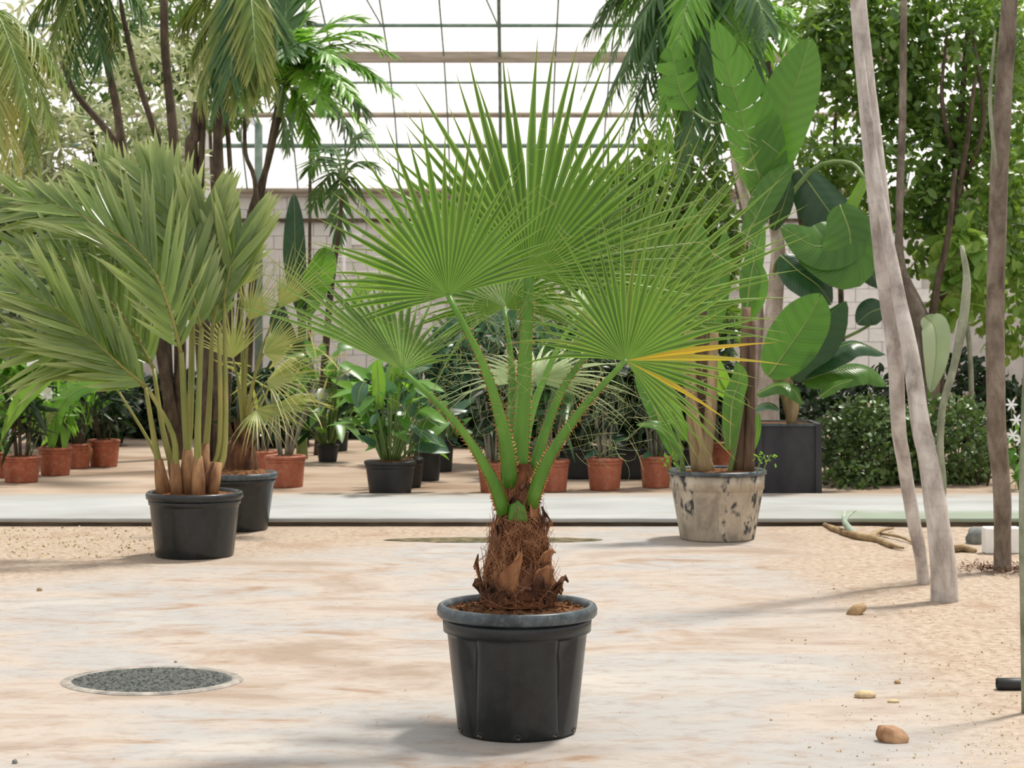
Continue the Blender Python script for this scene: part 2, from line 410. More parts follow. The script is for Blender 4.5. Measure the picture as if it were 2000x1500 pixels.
def place_leaves(A, kind, mat, parent, name='leaf', indiv=0, joined='foliage'):
    """the leaves that show largest become objects of their own, the rest one joined part"""
    N = len(A); which = rng.integers(0, len(kind), N)
    if indiv < N:
        dep = A[:, 1, 3]; sz = np.linalg.norm(A[:, :, 1], axis=1)/np.maximum(dep, 1)
        px = np.abs(A[:, 0, 3]/dep*F); out = (px > 1010) | ((A[:, 2, 3]-H)/dep*F > 610)
        order = np.argsort(dep/10 - sz*20 + out*100)
    else: order = np.arange(N)
    for i in order[:indiv]:
        link(name, unit_mesh(kind, which[i], mat), parent, m4(A[i]))
    rest = order[indiv:]
    if len(rest):
        T = np.array(ORG[parent.name]); VV = []; FF = []; LT = []; DR = []; off = 0
        for k in range(len(kind)):
            sel = rest[which[rest] == k]
            if not len(sel): continue
            V, Fc = kind[k]; a = A[sel]
            X = np.einsum('nij,vj->nvi', a[:, :, :3], V)+a[:, None, :, 3]-T
            ff, lt = flat(Fc); ff = np.array(ff)
            FF.append((ff[None, :]+(np.arange(len(sel))*len(V))[:, None]).ravel()+off); LT.append(np.tile(lt, len(sel)))
            VV.append(X.reshape(-1, 3)); DR.append(np.tile(np.clip(V[:, 1], 0, 1)**2.5*.85, len(sel))); off += len(sel)*len(V)
        me = fastmesh(joined, np.concatenate(VV), np.concatenate(FF), np.concatenate(LT), mat)
        me.attributes.new('dry', 'FLOAT', 'POINT').data.foreach_set('value', np.concatenate(DR).astype(np.float32))
        link(joined, me, parent, None, None, 'stuff')

def clump(ells, size, wl=.5, up=.5, shell=.55):
    """random leaves in ellipsoids [(centre, radii, count)]"""
    out = []
    for c, r, n in ells:
        u = rng.normal(size=(n, 3)); u /= np.linalg.norm(u, axis=1)[:, None]
        k = shell+(1-shell)*rng.random(n)**.6
        pos = np.array(c)+u*np.array(r)*k[:, None]
        pos[:, 2] = np.maximum(pos[:, 2], .05)
        d = rng.normal(size=(n, 3))*.8+u*.6+np.array([0, -.1, -.25])
        nr = rng.normal(size=(n, 3))*.6+np.array([0, -.25, up])+u*.3
        L = rng.uniform(size[0], size[1], n)
        out.append(frames(pos, d, nr, L, L*wl*rng.uniform(.8, 1.2, n)))
    return np.concatenate(out)

def confine(A, kind, box):
    """keep whole leaves inside a plant's own space (x0, x1, y0, y1, z1), so that neighbours in a row do not grow through each other"""
    V = np.concatenate([k[0] for k in kind]); lo = np.array([box[0], box[2], .06]); hi = np.array([box[1], box[3], box[4]])
    X = np.einsum('nij,vj->nvi', A[:, :, :3], V)
    ext = X.max(1)-X.min(1); f = np.minimum(1, ((hi-lo)*.95/np.maximum(ext, 1e-6)).min(1))
    A = A.copy(); A[:, :, :3] *= f[:, None, None]
    X = np.einsum('nij,vj->nvi', A[:, :, :3], V)+A[:, None, :, 3]
    A[:, :, 3] += np.maximum(0, lo-X.min(1))-np.maximum(0, X.max(1)-hi)
    return A

# ---------- pots
def pot(parent, c, rb, rt, rr, h, lip, collar, mat, rim_mat=None, flutes=0, sides=40, depth=.012, soil=True, fill=.03, name='pot', mound=.015, foff=.5, fw=(.16, .16)):
    """c = centre on the ground; rb/rt body radius below/above, rr rim radius"""
    cx, cy, cz = c; ang = [2*PI*k/sides for k in range(sides)]
    hb = h-lip-collar
    def fl(a, t):
        if not flutes: return 0
        s = ((a/(2*PI)*flutes+foff) % 1)-.5; wd = fw[0]+fw[1]*t
        return -depth*max(0.0, min(1.0, (wd-abs(s))/.07))*min(1, (1-t)*14)*min(1, t*10+.15)
    mb = MB(); rows = []
    rows.append([(cx+.02*math.cos(a), cy+.02*math.sin(a), cz) for a in ang])
    for t in (0, .03, .15, .35, .6, .85, .96, 1):
        r = (rb+(rt-rb)*t)*(.985 if t == 0 else 1)
        rows.append([(cx+(r+fl(a, t))*math.cos(a), cy+(r+fl(a, t))*math.sin(a), cz+hb*t+.002) for a in ang])
    rc = (rt+rr*.97)/2 if collar > 0 else rt
    for r, z in (([(rc, hb+.003), (rc+.003, hb+collar)] if collar > 0 else [])+[(rc-.012, hb+collar), (rc-.02, h-.05 if fill < .04 else h-fill-.02)]):
        rows.append([(cx+r*math.cos(a), cy+r*math.sin(a), cz+z) for a in ang])
    mb.quadgrid(rows, True)
    p = mb.build(name, mat, parent)
    mb = MB(); rows = []; z0 = cz+hb+collar
    for r, z in ((rc-.014, 0), (rr-.006, .0), (rr, lip*.18), (rr+.001, lip*.6), (rr-.004, lip*.9), (rr-.010, lip), (rr-.022, lip*.97), (rr-.028, lip*.7), (rr-.03, -.03)):
        rows.append([(cx+r*math.cos(a), cy+r*math.sin(a), z0+z) for a in ang])
    mb.quadgrid(rows, True); mb.build('rim', rim_mat or mat, p)
    if soil:
        mb = MB(); rows = []; R = rr-.028
        for k, t in enumerate((0.03, .25, .5, .75, .9, 1)):
            rows.append([(cx+R*t*math.cos(a), cy+R*t*math.sin(a), cz+h-fill+mound*(1-t*t)+.010*noise.noise(Vector((math.cos(a)*t*9+cx, math.sin(a)*t*9, cy)))) for a in ang])
        mb.quadgrid(rows, True); mb.f.append(tuple(range(sides-1, -1, -1))[::-1])
        mb.build('soil', 'soil', parent)
    return p

def stem(parent, pts, r0, r1, mat, name='stem', n=10, sides=8, squash=1.0):
    mb = MB(); q = smooth_pts(pts, n); mb.tube(q, lerpl(r0, r1, n), sides, True, squash)
    return mb.build(name, mat, parent)

# ---------- a fan leaf: petiole, free segments, thorns
def fan(parent, pet, tip, nrm, phiL, phiR, nseg, mat, w0=.04, w1=.014, split=.45, droop=.12, kside=.45, pet_mat='petiole',
        thorns=0, dryt=.5, seed=1, swap=None, fold=.7, segname='leaf_segment', jitter=.10, petn=None, tipdry=1.0, pmin=.25, cup=0.0):
    r = random.Random(seed)
    mb = MB(); q = smooth_pts(pet, 12); N = Vector(nrm)
    wd = [w1+(w0-w1)*(1-i/12)**1.3 for i in range(13)]
    pn = Vector(petn) if petn is not None else Vector((0, -.5, .85))
    mb.tube(q, [x*.5 for x in wd], 8, True, .55, pn)
    fr = mb.build('frond', pet_mat, parent)
    hub = q[-1]; ax = Vector(tip)-hub; L = ax.length; ax.normalize()
    N = (N-ax*N.dot(ax)).normalized(); sd = ax.cross(N).normalized()     # sd points to the viewer's right when N faces the viewer
    dphi = (phiL+phiR)/nseg
    for i in range(nseg):
        ph = -phiL+dphi*(i+.5); e = abs(ph)/max(phiL, phiR)
        ln = L*(1-kside*e**1.6)*(1+r.uniform(-jitter, jitter))
        dr = droop*(.35+.9*e)*r.uniform(.4, 1.7); lat = r.uniform(-.09, .09); out = r.uniform(-.16, .16)
        base = dryt*max(0, r.random()-.86)*5
        a0, a1 = ph-dphi*.5, ph+dphi*.5
        d0, d1, dm = ((ax*math.cos(a)+sd*math.sin(a)) for a in (a0, a1, ph))
        V = []; dry = []; Fc = []; edge = []
        st = (.012, .18, split*.7, split, split+(1-split)*.2, split+(1-split)*.45, split+(1-split)*.72, 1.0)
        for k, t in enumerate(st):
            rr_ = t*ln; c = dm*rr_
            bend = max(0, t-.25)
            off = Vector((0, 0, -1))*(dr*ln*bend**2*1.6)+sd*(lat*ln*bend**2)+N*(out*ln*bend**2+cup*ln*e*e*t)
            if t <= split:
                hw = rr_*math.tan(dphi*.5)
            else:
                hw = split*ln*math.tan(dphi*.5)*(1-(t-split)/(1-split))**1.2
            c = hub+c+off
            lf = (d1-d0).normalized()
            dd = min(1, max(0, (t-.80)/.2))**2*.8*tipdry+base*t
            if k == len(st)-1: V.append(c); edge.append(.5); dry.append(min(1, dd+.2*tipdry))
            else:
                V += [c-lf*hw, c+N*(hw*fold), c+lf*hw]; edge += [1, 0, .8]; dry += [min(1, dd+.1*(1 if t > split else 0)), min(1, dd), min(1, dd+.1*(1 if t > split else 0))]
        for k in range(len(st)-2):
            b = 3*k; Fc += [(b, b+1, b+4, b+3), (b+1, b+2, b+5, b+4)]
        b = 3*(len(st)-2); Fc += [(b, b+1, b+3), (b+1, b+2, b+3)]
        T = ORG[fr.name]; ff, lt = flat(Fc)
        use = mat
        if swap:
            for lo, hi, mm in swap:
                if lo <= ph <= hi: use = mm
        me = fastmesh(segname, [tuple(v-T) for v in V], ff, lt, use, False)
        me.attributes.new('dry', 'FLOAT', 'POINT').data.foreach_set('value', dry)
        me.attributes.new('edge', 'FLOAT', 'POINT').data.foreach_set('value', edge)
        link(segname, me, fr)
    if thorns:
        mb = MB()
        for k in range(thorns):
            t = .06+.80*(k/thorns)**1.15; s = t*12; i = int(s); p = q[i].lerp(q[i+1], s-i); tg = (q[i+1]-q[i]).normalized()
            u = (pn-tg*pn.dot(tg)).normalized(); sv = tg.cross(u); w_ = wd[i]*.5
            for sg in (-1, 1):
                b = p+sv*sg*w_*.93; h = r.uniform(.007, .014)*(1.1-.5*t)
                tipv = b+sv*sg*h+tg*h*r.uniform(-.4, .9)
                o = len(mb.v); mb.v += [b-tg*.004, b+tg*.004, b+u*.004, tipv]; mb.f += [(o, o+1, o+3), (o+1, o+2, o+3), (o+2, o, o+3)]
        mb.build('thorns', 'thorn', fr, kind='stuff')
    return fr

def threads(parent, ctr, rad, n, ln, seed, mat='thread', r0=.0007):
    """loose curly leaf fibres"""
    r = random.Random(seed); mb = MB()
    for k in range(n):
        p = Vector(ctr)+Vector((r.uniform(-1.5, 1.5)*rad[0], r.uniform(-1, 1)*rad[1], r.uniform(-1.5, 1.5)*rad[2]))
        d = Vector((r.gauss(0, 1), r.gauss(0, .6), r.gauss(-.2, 1))).normalized(); pts = [p]; s = ln*r.uniform(.4, 1.2)/6
        ax = Vector((r.gauss(0, 1), r.gauss(0, 1), r.gauss(0, 1))).normalized(); tw = r.uniform(-.7, .7)
        for j in range(6):
            d = (Matrix.Rotation(tw, 3, ax) @ d); pts.append(pts[-1]+d*s)
        mb.tube(pts, lerpl(r0, r0*.4, 6), 3, False)
    return mb.build('leaf_fibres', mat, parent, kind='stuff')

# ---------- a feather leaf: rachis and leaflets
def feather(parent, pts, ll, nl, mat, rr=.008, wid=.03, t0=.12, a0=65, a1=22, vee=.25, hang=0.0, upv=(0, 0, 1), indiv=True, kind=None,
            rach='stem_green', name='frond', tipk=.45, jit=.12, basek=.55, side=(-1, 1), n=16):
    kind = kind or STRAPS
    mb = MB(); q = smooth_pts(pts, n); mb.tube(q, lerpl(rr, rr*.25, n), 6, True)
    fr = mb.build(name, rach, parent)
    pos = []; d = []; nr = []; L = []
    for k in range(nl):
        t = t0+(1-t0)*(k+.5)/nl; s = t*n; i = min(int(s), n-1); p = q[i].lerp(q[i+1], s-i)
        tg = (q[i+1]-q[i]).normalized(); u = Vector(upv); sv = tg.cross(u)
        if sv.length < .05: sv = tg.cross(Vector((0, -1, .1)))
        sv.normalize(); nn = sv.cross(tg)
        tt = (k+.5)/nl
        al = math.radians(a0+(a1-a0)*tt)
        ln = ll*(basek+(1-basek)*min(1, tt*3.2))*(1-(1-tipk)*max(0, (tt-.55)/.45)**1.4)
        for sg in side:
            dd = tg*math.cos(al)+sv*sg*math.sin(al)+nn*vee+Vector((random.gauss(0, jit), random.gauss(0, jit), random.gauss(0, jit)-hang))
            pos.append(p+sv*sg*rr*.6); d.append(dd); nr.append(nn+sv*(-sg*vee*.8)+Vector((random.gauss(0, .1),)*3)); L.append(ln*random.uniform(.88, 1.1))
    L = np.array(L)
    A = frames([tuple(x) for x in pos], [tuple(x) for x in d], [tuple(x) for x in nr], L, wid*(.6+.4*L/ll))
    place_leaves(A, kind, mat, fr, 'leaflet', len(A) if indiv is True else int(indiv), 'leaflets')
    return fr

# ---------- a broad blade (banana, strelitzia): midrib curve, half width W
def blade(parent, pts, W, nrm, mat, fold=.15, curl=.25, prof=None, tears=(), sweep=.12, rib=.006, n=18, m=3, wave=.02, name='leaf', gap=.25, rib_mat='midrib', skewL=1.0, skewR=1.0):
    q = smooth_pts(pts, n); N0 = Vector(nrm); mb = MB()
    Ltot = sum((q[i+1]-q[i]).length for i in range(n))
    prof = prof or (lambda t: max(.02, math.sin(PI*min(1, t*.93+.07))**.62*(1-.25*t)))
    def pt(t):
        t = min(max(t, 0), 1); s = t*n; i = min(int(s), n-1); c = q[i].lerp(q[i+1], s-i); tg = (q[i+1]-q[i]).normalized(); return c, tg
    ph = random.random()*9; vein = []
    for sg, sk in ((-1, skewL), (1, skewR)):
        cuts = [0]+list(tears)+[1]
        for a, b in zip(cuts[:-1], cuts[1:]):
            ks = max(3, int((b-a)*n)+1); rows = []; tc = (a+b)/2; dz = random.uniform(-.06, .06) if len(cuts) > 2 else 0
            for k in range(ks+1):
                t = a+(b-a)*k/ks; row = []; vr = []
                for j in range(m+1):
                    u = j/m; te = tc+(t-tc)*(1-(gap*u*u if len(cuts) > 2 else 0))
                    c, tg = pt(te); s = tg.cross(N0)
                    s.normalize(); nn = s.cross(tg)
                    wv = W*sk*prof(te)
                    p = c+s*sg*u*wv+tg*(sweep*W*u*u)+nn*(wv*(fold*u-curl*u*u+wave*math.sin(te*26+ph+sg)*u+dz*u))
                    row.append(p); vr.append((te-.10*u)*Ltot)
                rows.append(row if sg > 0 else row[::-1]); vein += vr if sg > 0 else vr[::-1]
            mb.quadgrid(rows)
    lf = mb.build(name, mat, parent)
    lf.data.attributes.new('vein', 'FLOAT', 'POINT').data.foreach_set('value', vein)
    r = MB(); r.tube([p for p in q], lerpl(rib, rib*.25, n), 6, True); r.build('midrib', rib_mat, lf)
    return lf

def trunk(parent, pts, widths, mat, name='trunk', n=24, sides=12, lump=.06, seed=0):
    """pts world points, widths diameters along them"""
    q = smooth_pts(pts, n); mb = MB(); m = len(widths)-1; rows = []
    rad = []
    for i in range(n+1):
        s = i/n*m; k = min(int(s), m-1); rad.append((widths[k]+(widths[k+1]-widths[k])*(s-k))*.5*(1+lump*noise.noise(Vector((i*.55, seed, 3)))))
    mb.tube(q, rad, sides, True)
    mb.v = [tuple(Vector(v)+Vector((noise.noise(Vector(v)*9), noise.noise(Vector(v)*9+Vector((7, 1, 2))), 0))*lump*.05*max(widths)*3) for v in mb.v]
    return mb.build(name, mat, parent)

# ================================================================== the setting
def floor():
    xs = np.linspace(-7, 7, 180); ys = np.concatenate((np.linspace(3.2, 12.43, 130), [12.6]))
    rows = []
    for y in ys:
        row = []
        for x in xs:
            e = x+.6*noise.noise(Vector((x*.8, y*.8, 0)))-1.5
            k = min(1, max(0, e/.7))
            z = k*(.012*noise.noise(Vector((x*3, y*3, 1)))+.006*noise.noise(Vector((x*11, y*11, 2))))
            row.append((x, y, z))
        rows.append(row)
    mb = MB(); mb.quadgrid(rows); return mb.build('floor', 'floor', kind='structure')
floor()
mb = MB(); mb.box((-8, 12.47, -.1), (8, 14.06, .052)); pth = mb.build('path', 'path', smooth=False, kind='structure')
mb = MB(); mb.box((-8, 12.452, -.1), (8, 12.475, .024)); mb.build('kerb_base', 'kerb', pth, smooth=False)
rows = []
for y, z in ((12.475, .022), (12.428, .024), (12.424, .030), (12.426, .046), (12.432, .051), (12.475, .0525)):
    rows.append([(x, y+.006*noise.noise(Vector((x*6, 1, 2))), z+.002*noise.noise(Vector((x*9, y, 2)))) for x in np.linspace(-8, 8, 200)])
mb = MB(); mb.quadgrid(rows); mb.build('kerb_edge', 'path', pth)
mb = MB(); mb.quadgrid([[(x, y, .03) for x in np.linspace(-13, 13, 30)] for y in np.linspace(14.05, 33, 30)]); mb.build('floor_back', 'ground_back', kind='structure')

# back wall: courses of pale blocks under the glazing
WD = 31.0
mb = MB(); mb.box((-12, WD+.03, 0), (12, WD+.25, 3.02)); wall = mb.build('wall_back', 'joint', smooth=False, kind='structure')
_bm = MB(); _bm.box((0, -.03, 0), (.392, .03, .194)); BLOCK = _bm.v, _bm.f
def block_mesh():
    ff, lt = flat(BLOCK[1]); return fastmesh('block', BLOCK[0], ff, lt, 'block', False)
bme = block_mesh(); bme_bright = block_mesh(); bme_bright.materials[0] = M['white_paint']  # right-hand blocks: brightness of the backdrop put into a whiter colour
for x0, x1 in ((-4.6, -1.3), (3.4, 6.2)):
    for k in range(15):
        x = x0+(.2 if k % 2 else 0)
        while x < x1:
            link('block', bme if x0 < 0 else bme_bright, wall, Matrix.Translation((x, WD+.01-(.004*((k*7+int(x*10)) % 3)), .01+k*.2))); x += .4
for z, h, mt in ((2.62, .05, 'bark_dark'), (3.0, .09, 'beam')):
    mb = MB(); mb.box((-12, WD-.09, z), (12, WD+.1, z+h)); mb.build('ledge', mt, wall, smooth=False)
for nm, a_, b_ in (('wall_left', (-12.2, -8, 0), (-12, 31, 3.0)), ('wall_right', (12, -8, 0), (12.2, 31, 3.0)), ('wall_front', (-12, -8.2, 0), (12, -8, 3.0))):  # unseen enclosing walls, added to cut low sky fill
    mb = MB(); mb.box(a_, b_); mb.build(nm, 'joint', smooth=False, kind='structure')
# sloping milky glazing above the wall, with bars, purlins and gutter beam
PROF = [(31.0, 3.09), (30.4, 3.72), (29.8, 4.12), (28.9, 4.49), (28.2, 4.80), (27.2, 5.06), (25.6, 5.50), (23.5, 6.1)]
gl = bpy.data.objects.new('roof_glazing', None); C.objects.link(gl); gl['kind'] = 'structure'; ORG[gl.name] = Vector((0, 0, 0))
xs = [(-975+975)/1000-.17+.765*k for k in range(-15, 16)]
for (y0, z0), (y1, z1) in zip(PROF[:-1], PROF[1:]):
    for xa, xb in zip(xs[:-1], xs[1:]):
        mb = MB(); mb.sheet([[(xa+.005, y0, z0), (xb-.005, y0, z0)], [(xa+.005, y1, z1), (xb-.005, y1, z1)]], .008); mb.build('pane', 'pane', gl, smooth=False)
for i, x in enumerate(xs):
    r = .026 if i == 15 else .012
    mb = MB(); mb.tube([(x, y-.06, z-.03) for y, z in PROF], r, 6); mb.build('glazing_bar', 'green_steel', gl)
for k, (r, mt) in enumerate(((.04, 'beam'), (.035, 'green_steel'), (.04, 'beam'), (.018, 'green_steel'), (.05, 'beam'), (.026, 'green_steel'), (.03, 'green_steel'))):
    y, z = PROF[k]
    mb = MB()
    if k == 4:
        mb.box((-12, y-.12, z-.10), (12, y+.05, z+.04)); mb.build('gutter_beam', 'beam', gl, smooth=False)
    else:
        mb.tube([(-12, y-.09, z), (12, y-.09, z)], r, 8); mb.build('purlin', mt, gl)
for k in (-4, -2, 0, 2, 4):      # braces of the truss
    x = -.17+.765*k
    mb = MB(); mb.tube([(x-.32, 25.3, 5.52), (x-.02, 26.9, 5.04)], .012, 6); mb.build('brace', 'green_steel', gl)
for px, y0, y1, r in ((505, 160, 640, .06), (672, 372, 800, .022), (640, 480, 800, .012), (365, 130, 700, 0)):
    d = WD-1.0
    mb = MB()
    if r: mb.tube([P(px, y0, d), Vector((P(px, 0, d).x, d, .03))], r, 8); mb.build('post', 'green_steel' if px == 505 else 'white_paint', gl)
    else: a = P(338, 130, d); b = P(415, 700, d); mb.box((a.x, d, .03), (b.x, d+.3, a.z)); mb.build('column', 'white_paint', gl, smooth=False)
for py in (502, 531):
    mb = MB(); mb.tube([P(560, py, WD-.98), P(800, py, WD-.98)], .01, 6); mb.build('rail', 'white_paint', gl)
mb = MB(); a = P(685, 455, WD-.2); b = P(706, 478, WD-.2); mb.box((a.x, WD-.07, b.z), (b.x, WD-.03, a.z))
tag(mb.build('notice_sheet', 'white_paint', None, org=(a.x, WD-.07, b.z), smooth=False), 'small blank white notice sheet fixed to the pale block wall', 'notice')

# ================================================================== main fan palm in the black pot
c0 = G(1010, 1427); D0 = c0.y
T = thing('potted_fan_palm', 'young fan palm with shaggy brown trunk in fluted black pot on open floor', 'potted palm', c0)
p = pot(T, c0, .186, .220, .251, .400, .038, .048, 'black_pot', 'black_rim', 4, 160, .022, True, .022, foff=0.0, fw=(.02, .13), mound=.02)
for a in (-90, -128, -52, -20, -160, 90, 40, 140):       # drainage holes with a little grit
    a = math.radians(a); q = c0+Vector((math.cos(a)*.1865, math.sin(a)*.1865, .010))
    t = Vector((-math.sin(a), math.cos(a), 0)); o = Vector((math.cos(a), math.sin(a), 0)); mb = MB()
    rows = [[q+o*z+t*math.cos(b)*r+Vector((0, 0, 1))*(math.sin(b)*r*1.2) for b in (PI*k/10 for k in range(11))] for r, z in ((.0135, .001), (.0125, .0032), (.0105, .0032), (.0095, .001), (.001, .0008))]
    mb.quadgrid(rows); h_ = mb.build('drainage_hole', 'black_dull', p)
    mb = MB(); r = random.Random(int(a*50))
    for k in range(7):
        v = q+o*.0022+t*r.uniform(-.007, .007)+Vector((0, 0, r.uniform(.0, .006))); e = [Vector((r.gauss(0, 1), r.gauss(0, 1), r.gauss(0, 1))).normalized()*.0028 for _ in range(4)]
        n_ = len(mb.v); mb.v += [v+x for x in e]; mb.f += [(n_, n_+1, n_+2), (n_, n_+2, n_+3), (n_, n_+3, n_+1), (n_+1, n_+3, n_+2)]
    mb.build('grit', 'stone_pale', h_, kind='stuff')
# crumbs of soil
mb = MB(); r = random.Random(3)
for k in range(420):
    a = r.random()*2*PI; rad = .215*math.sqrt(r.random()); z = .378+.02*(1-(rad/.22)**2); s = r.uniform(.003, .011)
    q = c0+Vector((rad*math.cos(a), rad*math.sin(a), z+s*.3)); v = [Vector((r.gauss(0, 1), r.gauss(0, 1), r.gauss(0, .7))).normalized()*s for _ in range(5)]
    o = len(mb.v); mb.v += [q+x for x in v]; mb.f += [(o, o+1, o+2), (o, o+2, o+3), (o, o+3, o+4), (o, o+4, o+1), (o+1, o+2, o+4), (o+2, o+3, o+4)]
mb.build('soil_crumbs', 'soil', T, kind='stuff', smooth=False)
# shaggy trunk
TX = [(1012, 1180, .112), (1012, 1150, .106), (1012, 1110, .098), (1014, 1060, .083), (1013, 1020, .070), (1013, 985, .050), (1014, 945, .042), (1018, 900, .03)]
def trunk_at(z):
    zz = [P(0, y, D0).z for _, y, _ in TX]
    for i in range(len(TX)-1):
        if zz[i] <= z <= zz[i+1] or i == len(TX)-2:
            t = (z-zz[i])/(zz[i+1]-zz[i]); t = min(max(t, 0), 1)
            return P(TX[i][0]*(1-t)+TX[i+1][0]*t, 0, D0).x, TX[i][2]*(1-t)+TX[i+1][2]*t
mb = MB(); rows = []; z0 = P(0, 1180, D0).z; z1 = P(0, 905, D0).z
for i in range(41):
    z = z0+(z1-z0)*i/40; x, rr = trunk_at(z)
    rows.append([(x+(rr*(1+.10*noise.noise(Vector((math.cos(a)*2.5, math.sin(a)*2.5, z*9)))+.05*noise.noise(Vector((math.cos(a)*7, math.sin(a)*7, z*30)))))*math.cos(a),
                  D0+rr*(1+.10*noise.noise(Vector((math.cos(a)*2.5, math.sin(a)*2.5, z*9))))*math.sin(a), z) for a in (2*PI*k/40 for k in range(40))])
mb.quadgrid(rows, True); tr = mb.build('trunk', 'fibre', T)
mb = MB(); r = random.Random(5)
for k in range(1000):
    a = r.random()*2*PI; z = r.uniform(z0+.02, z0+.29); pts = []; da = r.gauss(0, .16); dz = r.uniform(.012, .03)*r.choice((1, 1, -.5)); lift = r.choice((0, 0, 0, .012, .03))
    for j in range(6):
        x, rr = trunk_at(z); q = rr*1.06+lift*(j/5)**2+r.uniform(0, .003)
        pts.append((x+q*math.cos(a), D0+q*math.sin(a), z)); a += da+r.gauss(0, .05); z += dz
    mb.tube(pts, lerpl(r.uniform(.0009, .0018), .0005, 5), 3, False)
mb.build('fibre_strands', 'fibre_light', tr, kind='stuff')
def scale(a, z, h, wa, flare, mat, pw=1.0, ragged=.25, seed=0, thick=.006, lean=0.0, tipw=.25, r0=1.02):
    """an old leaf base hugging the trunk: a (deg, -90 faces the viewer), height h, half width wa deg"""
    r = random.Random(seed); rows = []; a = math.radians(a); wa = math.radians(wa); n = 7
    for i in range(7):
        t = i/6; row = []
        for j in range(n+1):
            u = j/n*2-1
            zz = z+h*t+(r.uniform(-1, .6)*ragged*h*.5 if i == 6 else 0)-h*.25*t*t*abs(u)
            x, rr = trunk_at(max(zz, z0)); x0, rb = trunk_at(max(z, z0))
            q = max(rr, rb*(1-t)+rr*t)*r0+.004+flare*t**1.4
            aa = a+u*wa*(1-(1-tipw)*t**pw)+lean*t
            row.append((x+q*math.cos(aa), D0+q*math.sin(aa), zz))
        rows.append(row)
    mb = MB(); mb.sheet(rows, thick); return mb.build('leaf_base', mat, tr)
ring = [(-170+24*k+random.uniform(-6, 6), .432+random.uniform(-.004, .01), random.uniform(.035, .07), random.uniform(13, 20), random.uniform(.012, .035), 'husk_dark', random.uniform(.3, .8), random.uniform(-.2, .2)) for k in range(15)]
for k, (a, z, h, wa, fl, mt, tw, ln) in enumerate(ring+[
        (178, .44, .125, 12, .035, 'husk', .25, -.1), (-20, .445, .075, 18, .05, 'husk_dark', .5, 0),
        (-118, .465, .15, 24, .014, 'husk', .12, .55), (-46, .47, .085, 22, .020, 'husk', .9, .05), (-36, .552, .045, 18, .024, 'husk', .9, .1), (-78, .455, .10, 20, .008, 'husk_dark', .4, .2),
        (-12, .62, .07, 20, .03, 'husk', .3, .1), (-150, .58, .12, 18, .010, 'husk_dark', .3, .3), (-40, .69, .075, 20, .018, 'husk', .85, 0), (-20, .655, .06, 16, .022, 'husk_dark', .6, .1), (-120, .70, .06, 24, .006, 'husk_dark', .4, .3),
        (-62, .735, .075, 26, .012, 'husk_dark', .9, -.1), (60, .6, .1, 40, .015, 'husk', .3, 0), (120, .66, .1, 40, .015, 'husk', .3, 0)]):
    scale(a, z-.02, h, wa, fl, mt, 1.2, .8 if mt == 'husk_dark' else .35, k, .006, ln, tw)
scale(-92, .665, .065, 26, .012, 'petiole', 1, .1, 40, .008, -.05, .8)
# fronds
def pf(*pts): return [P(a, b, D0+(c[0] if c else 0)) for a, b, *c in pts]
R_ = math.radians
f1 = fan(T, pf((1012, 942, .0), (1020, 800, -.0), (1028, 650, .02), (1033, 538, .05)), P(1072, 88, D0+.12), (0.05, -1, .12), R_(104), R_(100), 46, 'palm', .062, .034, .50, .035, .40, thorns=30, seed=21, petn=(0, -1, .2), fold=.8, dryt=.25)
f2 = fan(T, pf((996, 950, -.03), (985, 850, -.08), (945, 715, -.12), (875, 577, -.15)), P(812, 222, D0-.20), (-.12, -1, .30), R_(98), R_(86), 34, 'palm', .060, .018, .46, .10, .38, thorns=34, seed=22, petn=(.25, -1, .3), dryt=.4)
f3 = fan(T, pf((985, 1000, -.05), (955, 925, -.10), (890, 825, -.16), (785, 722, -.22)), P(505, 492, D0-.18), (.75, -.55, .35), R_(24), R_(112), 24, 'palm', .056, .016, .42, .10, .45, thorns=40, seed=23, petn=(.4, -1, .5), dryt=.5)
f4 = fan(T, pf((1035, 985, -.04), (1075, 890, -.10), (1140, 795, -.17), (1222, 704, -.24)), P(1395, 450, D0-.36), (.02, -.92, .42), R_(122), R_(112), 40, 'palm', .056, .018, .42, .13, .28, thorns=40, seed=24, petn=(-.4, -1, .4), dryt=.8, tipdry=1.2,
         swap=((R_(42), R_(54), 'palm_yellow'), (R_(74), R_(82), 'palm_yellow')))
f5 = fan(T, pf((1040, 925, .02), (1066, 840, .06), (1110, 740, .12), (1196, 640, .18)), P(1375, 215, D0+.30), (-.10, -1, .25), R_(62), R_(70), 34, 'palm', .046, .016, .48, .06, .32, thorns=26, seed=25, petn=(-.3, -1, .3), dryt=.4)
f6 = fan(T, pf((1012, 925, .06), (1018, 850, .16), (1030, 790, .28), (1040, 745, .36)), P(1100, 640, D0+.72), (0, -.35, 1), R_(115), R_(105), 34, 'palm_silver', .036, .016, .36, .28, .25, thorns=0, seed=26, dryt=.5)  # sky glare on this rear frond is put into its pale leaf colour
f7 = fan(T, pf((1004, 920, .03), (1001, 800, .08), (998, 700, .14), (985, 600, .22)), P(960, 420, D0+.50), (-.1, -.9, .5), R_(120), R_(125), 34, 'palm', .040, .014, .40, .42, .25, thorns=18, seed=27, petn=(0, -1, .2), dryt=.7)
f8 = fan(T, pf((1016, 915, .06), (1040, 800, .18), (1085, 690, .30), (1130, 610, .40)), P(1190, 520, D0+.62), (-.2, -.7, .8), R_(125), R_(125), 30, 'palm_silver', .036, .014, .38, .48, .2, thorns=0, seed=28, dryt=.7)
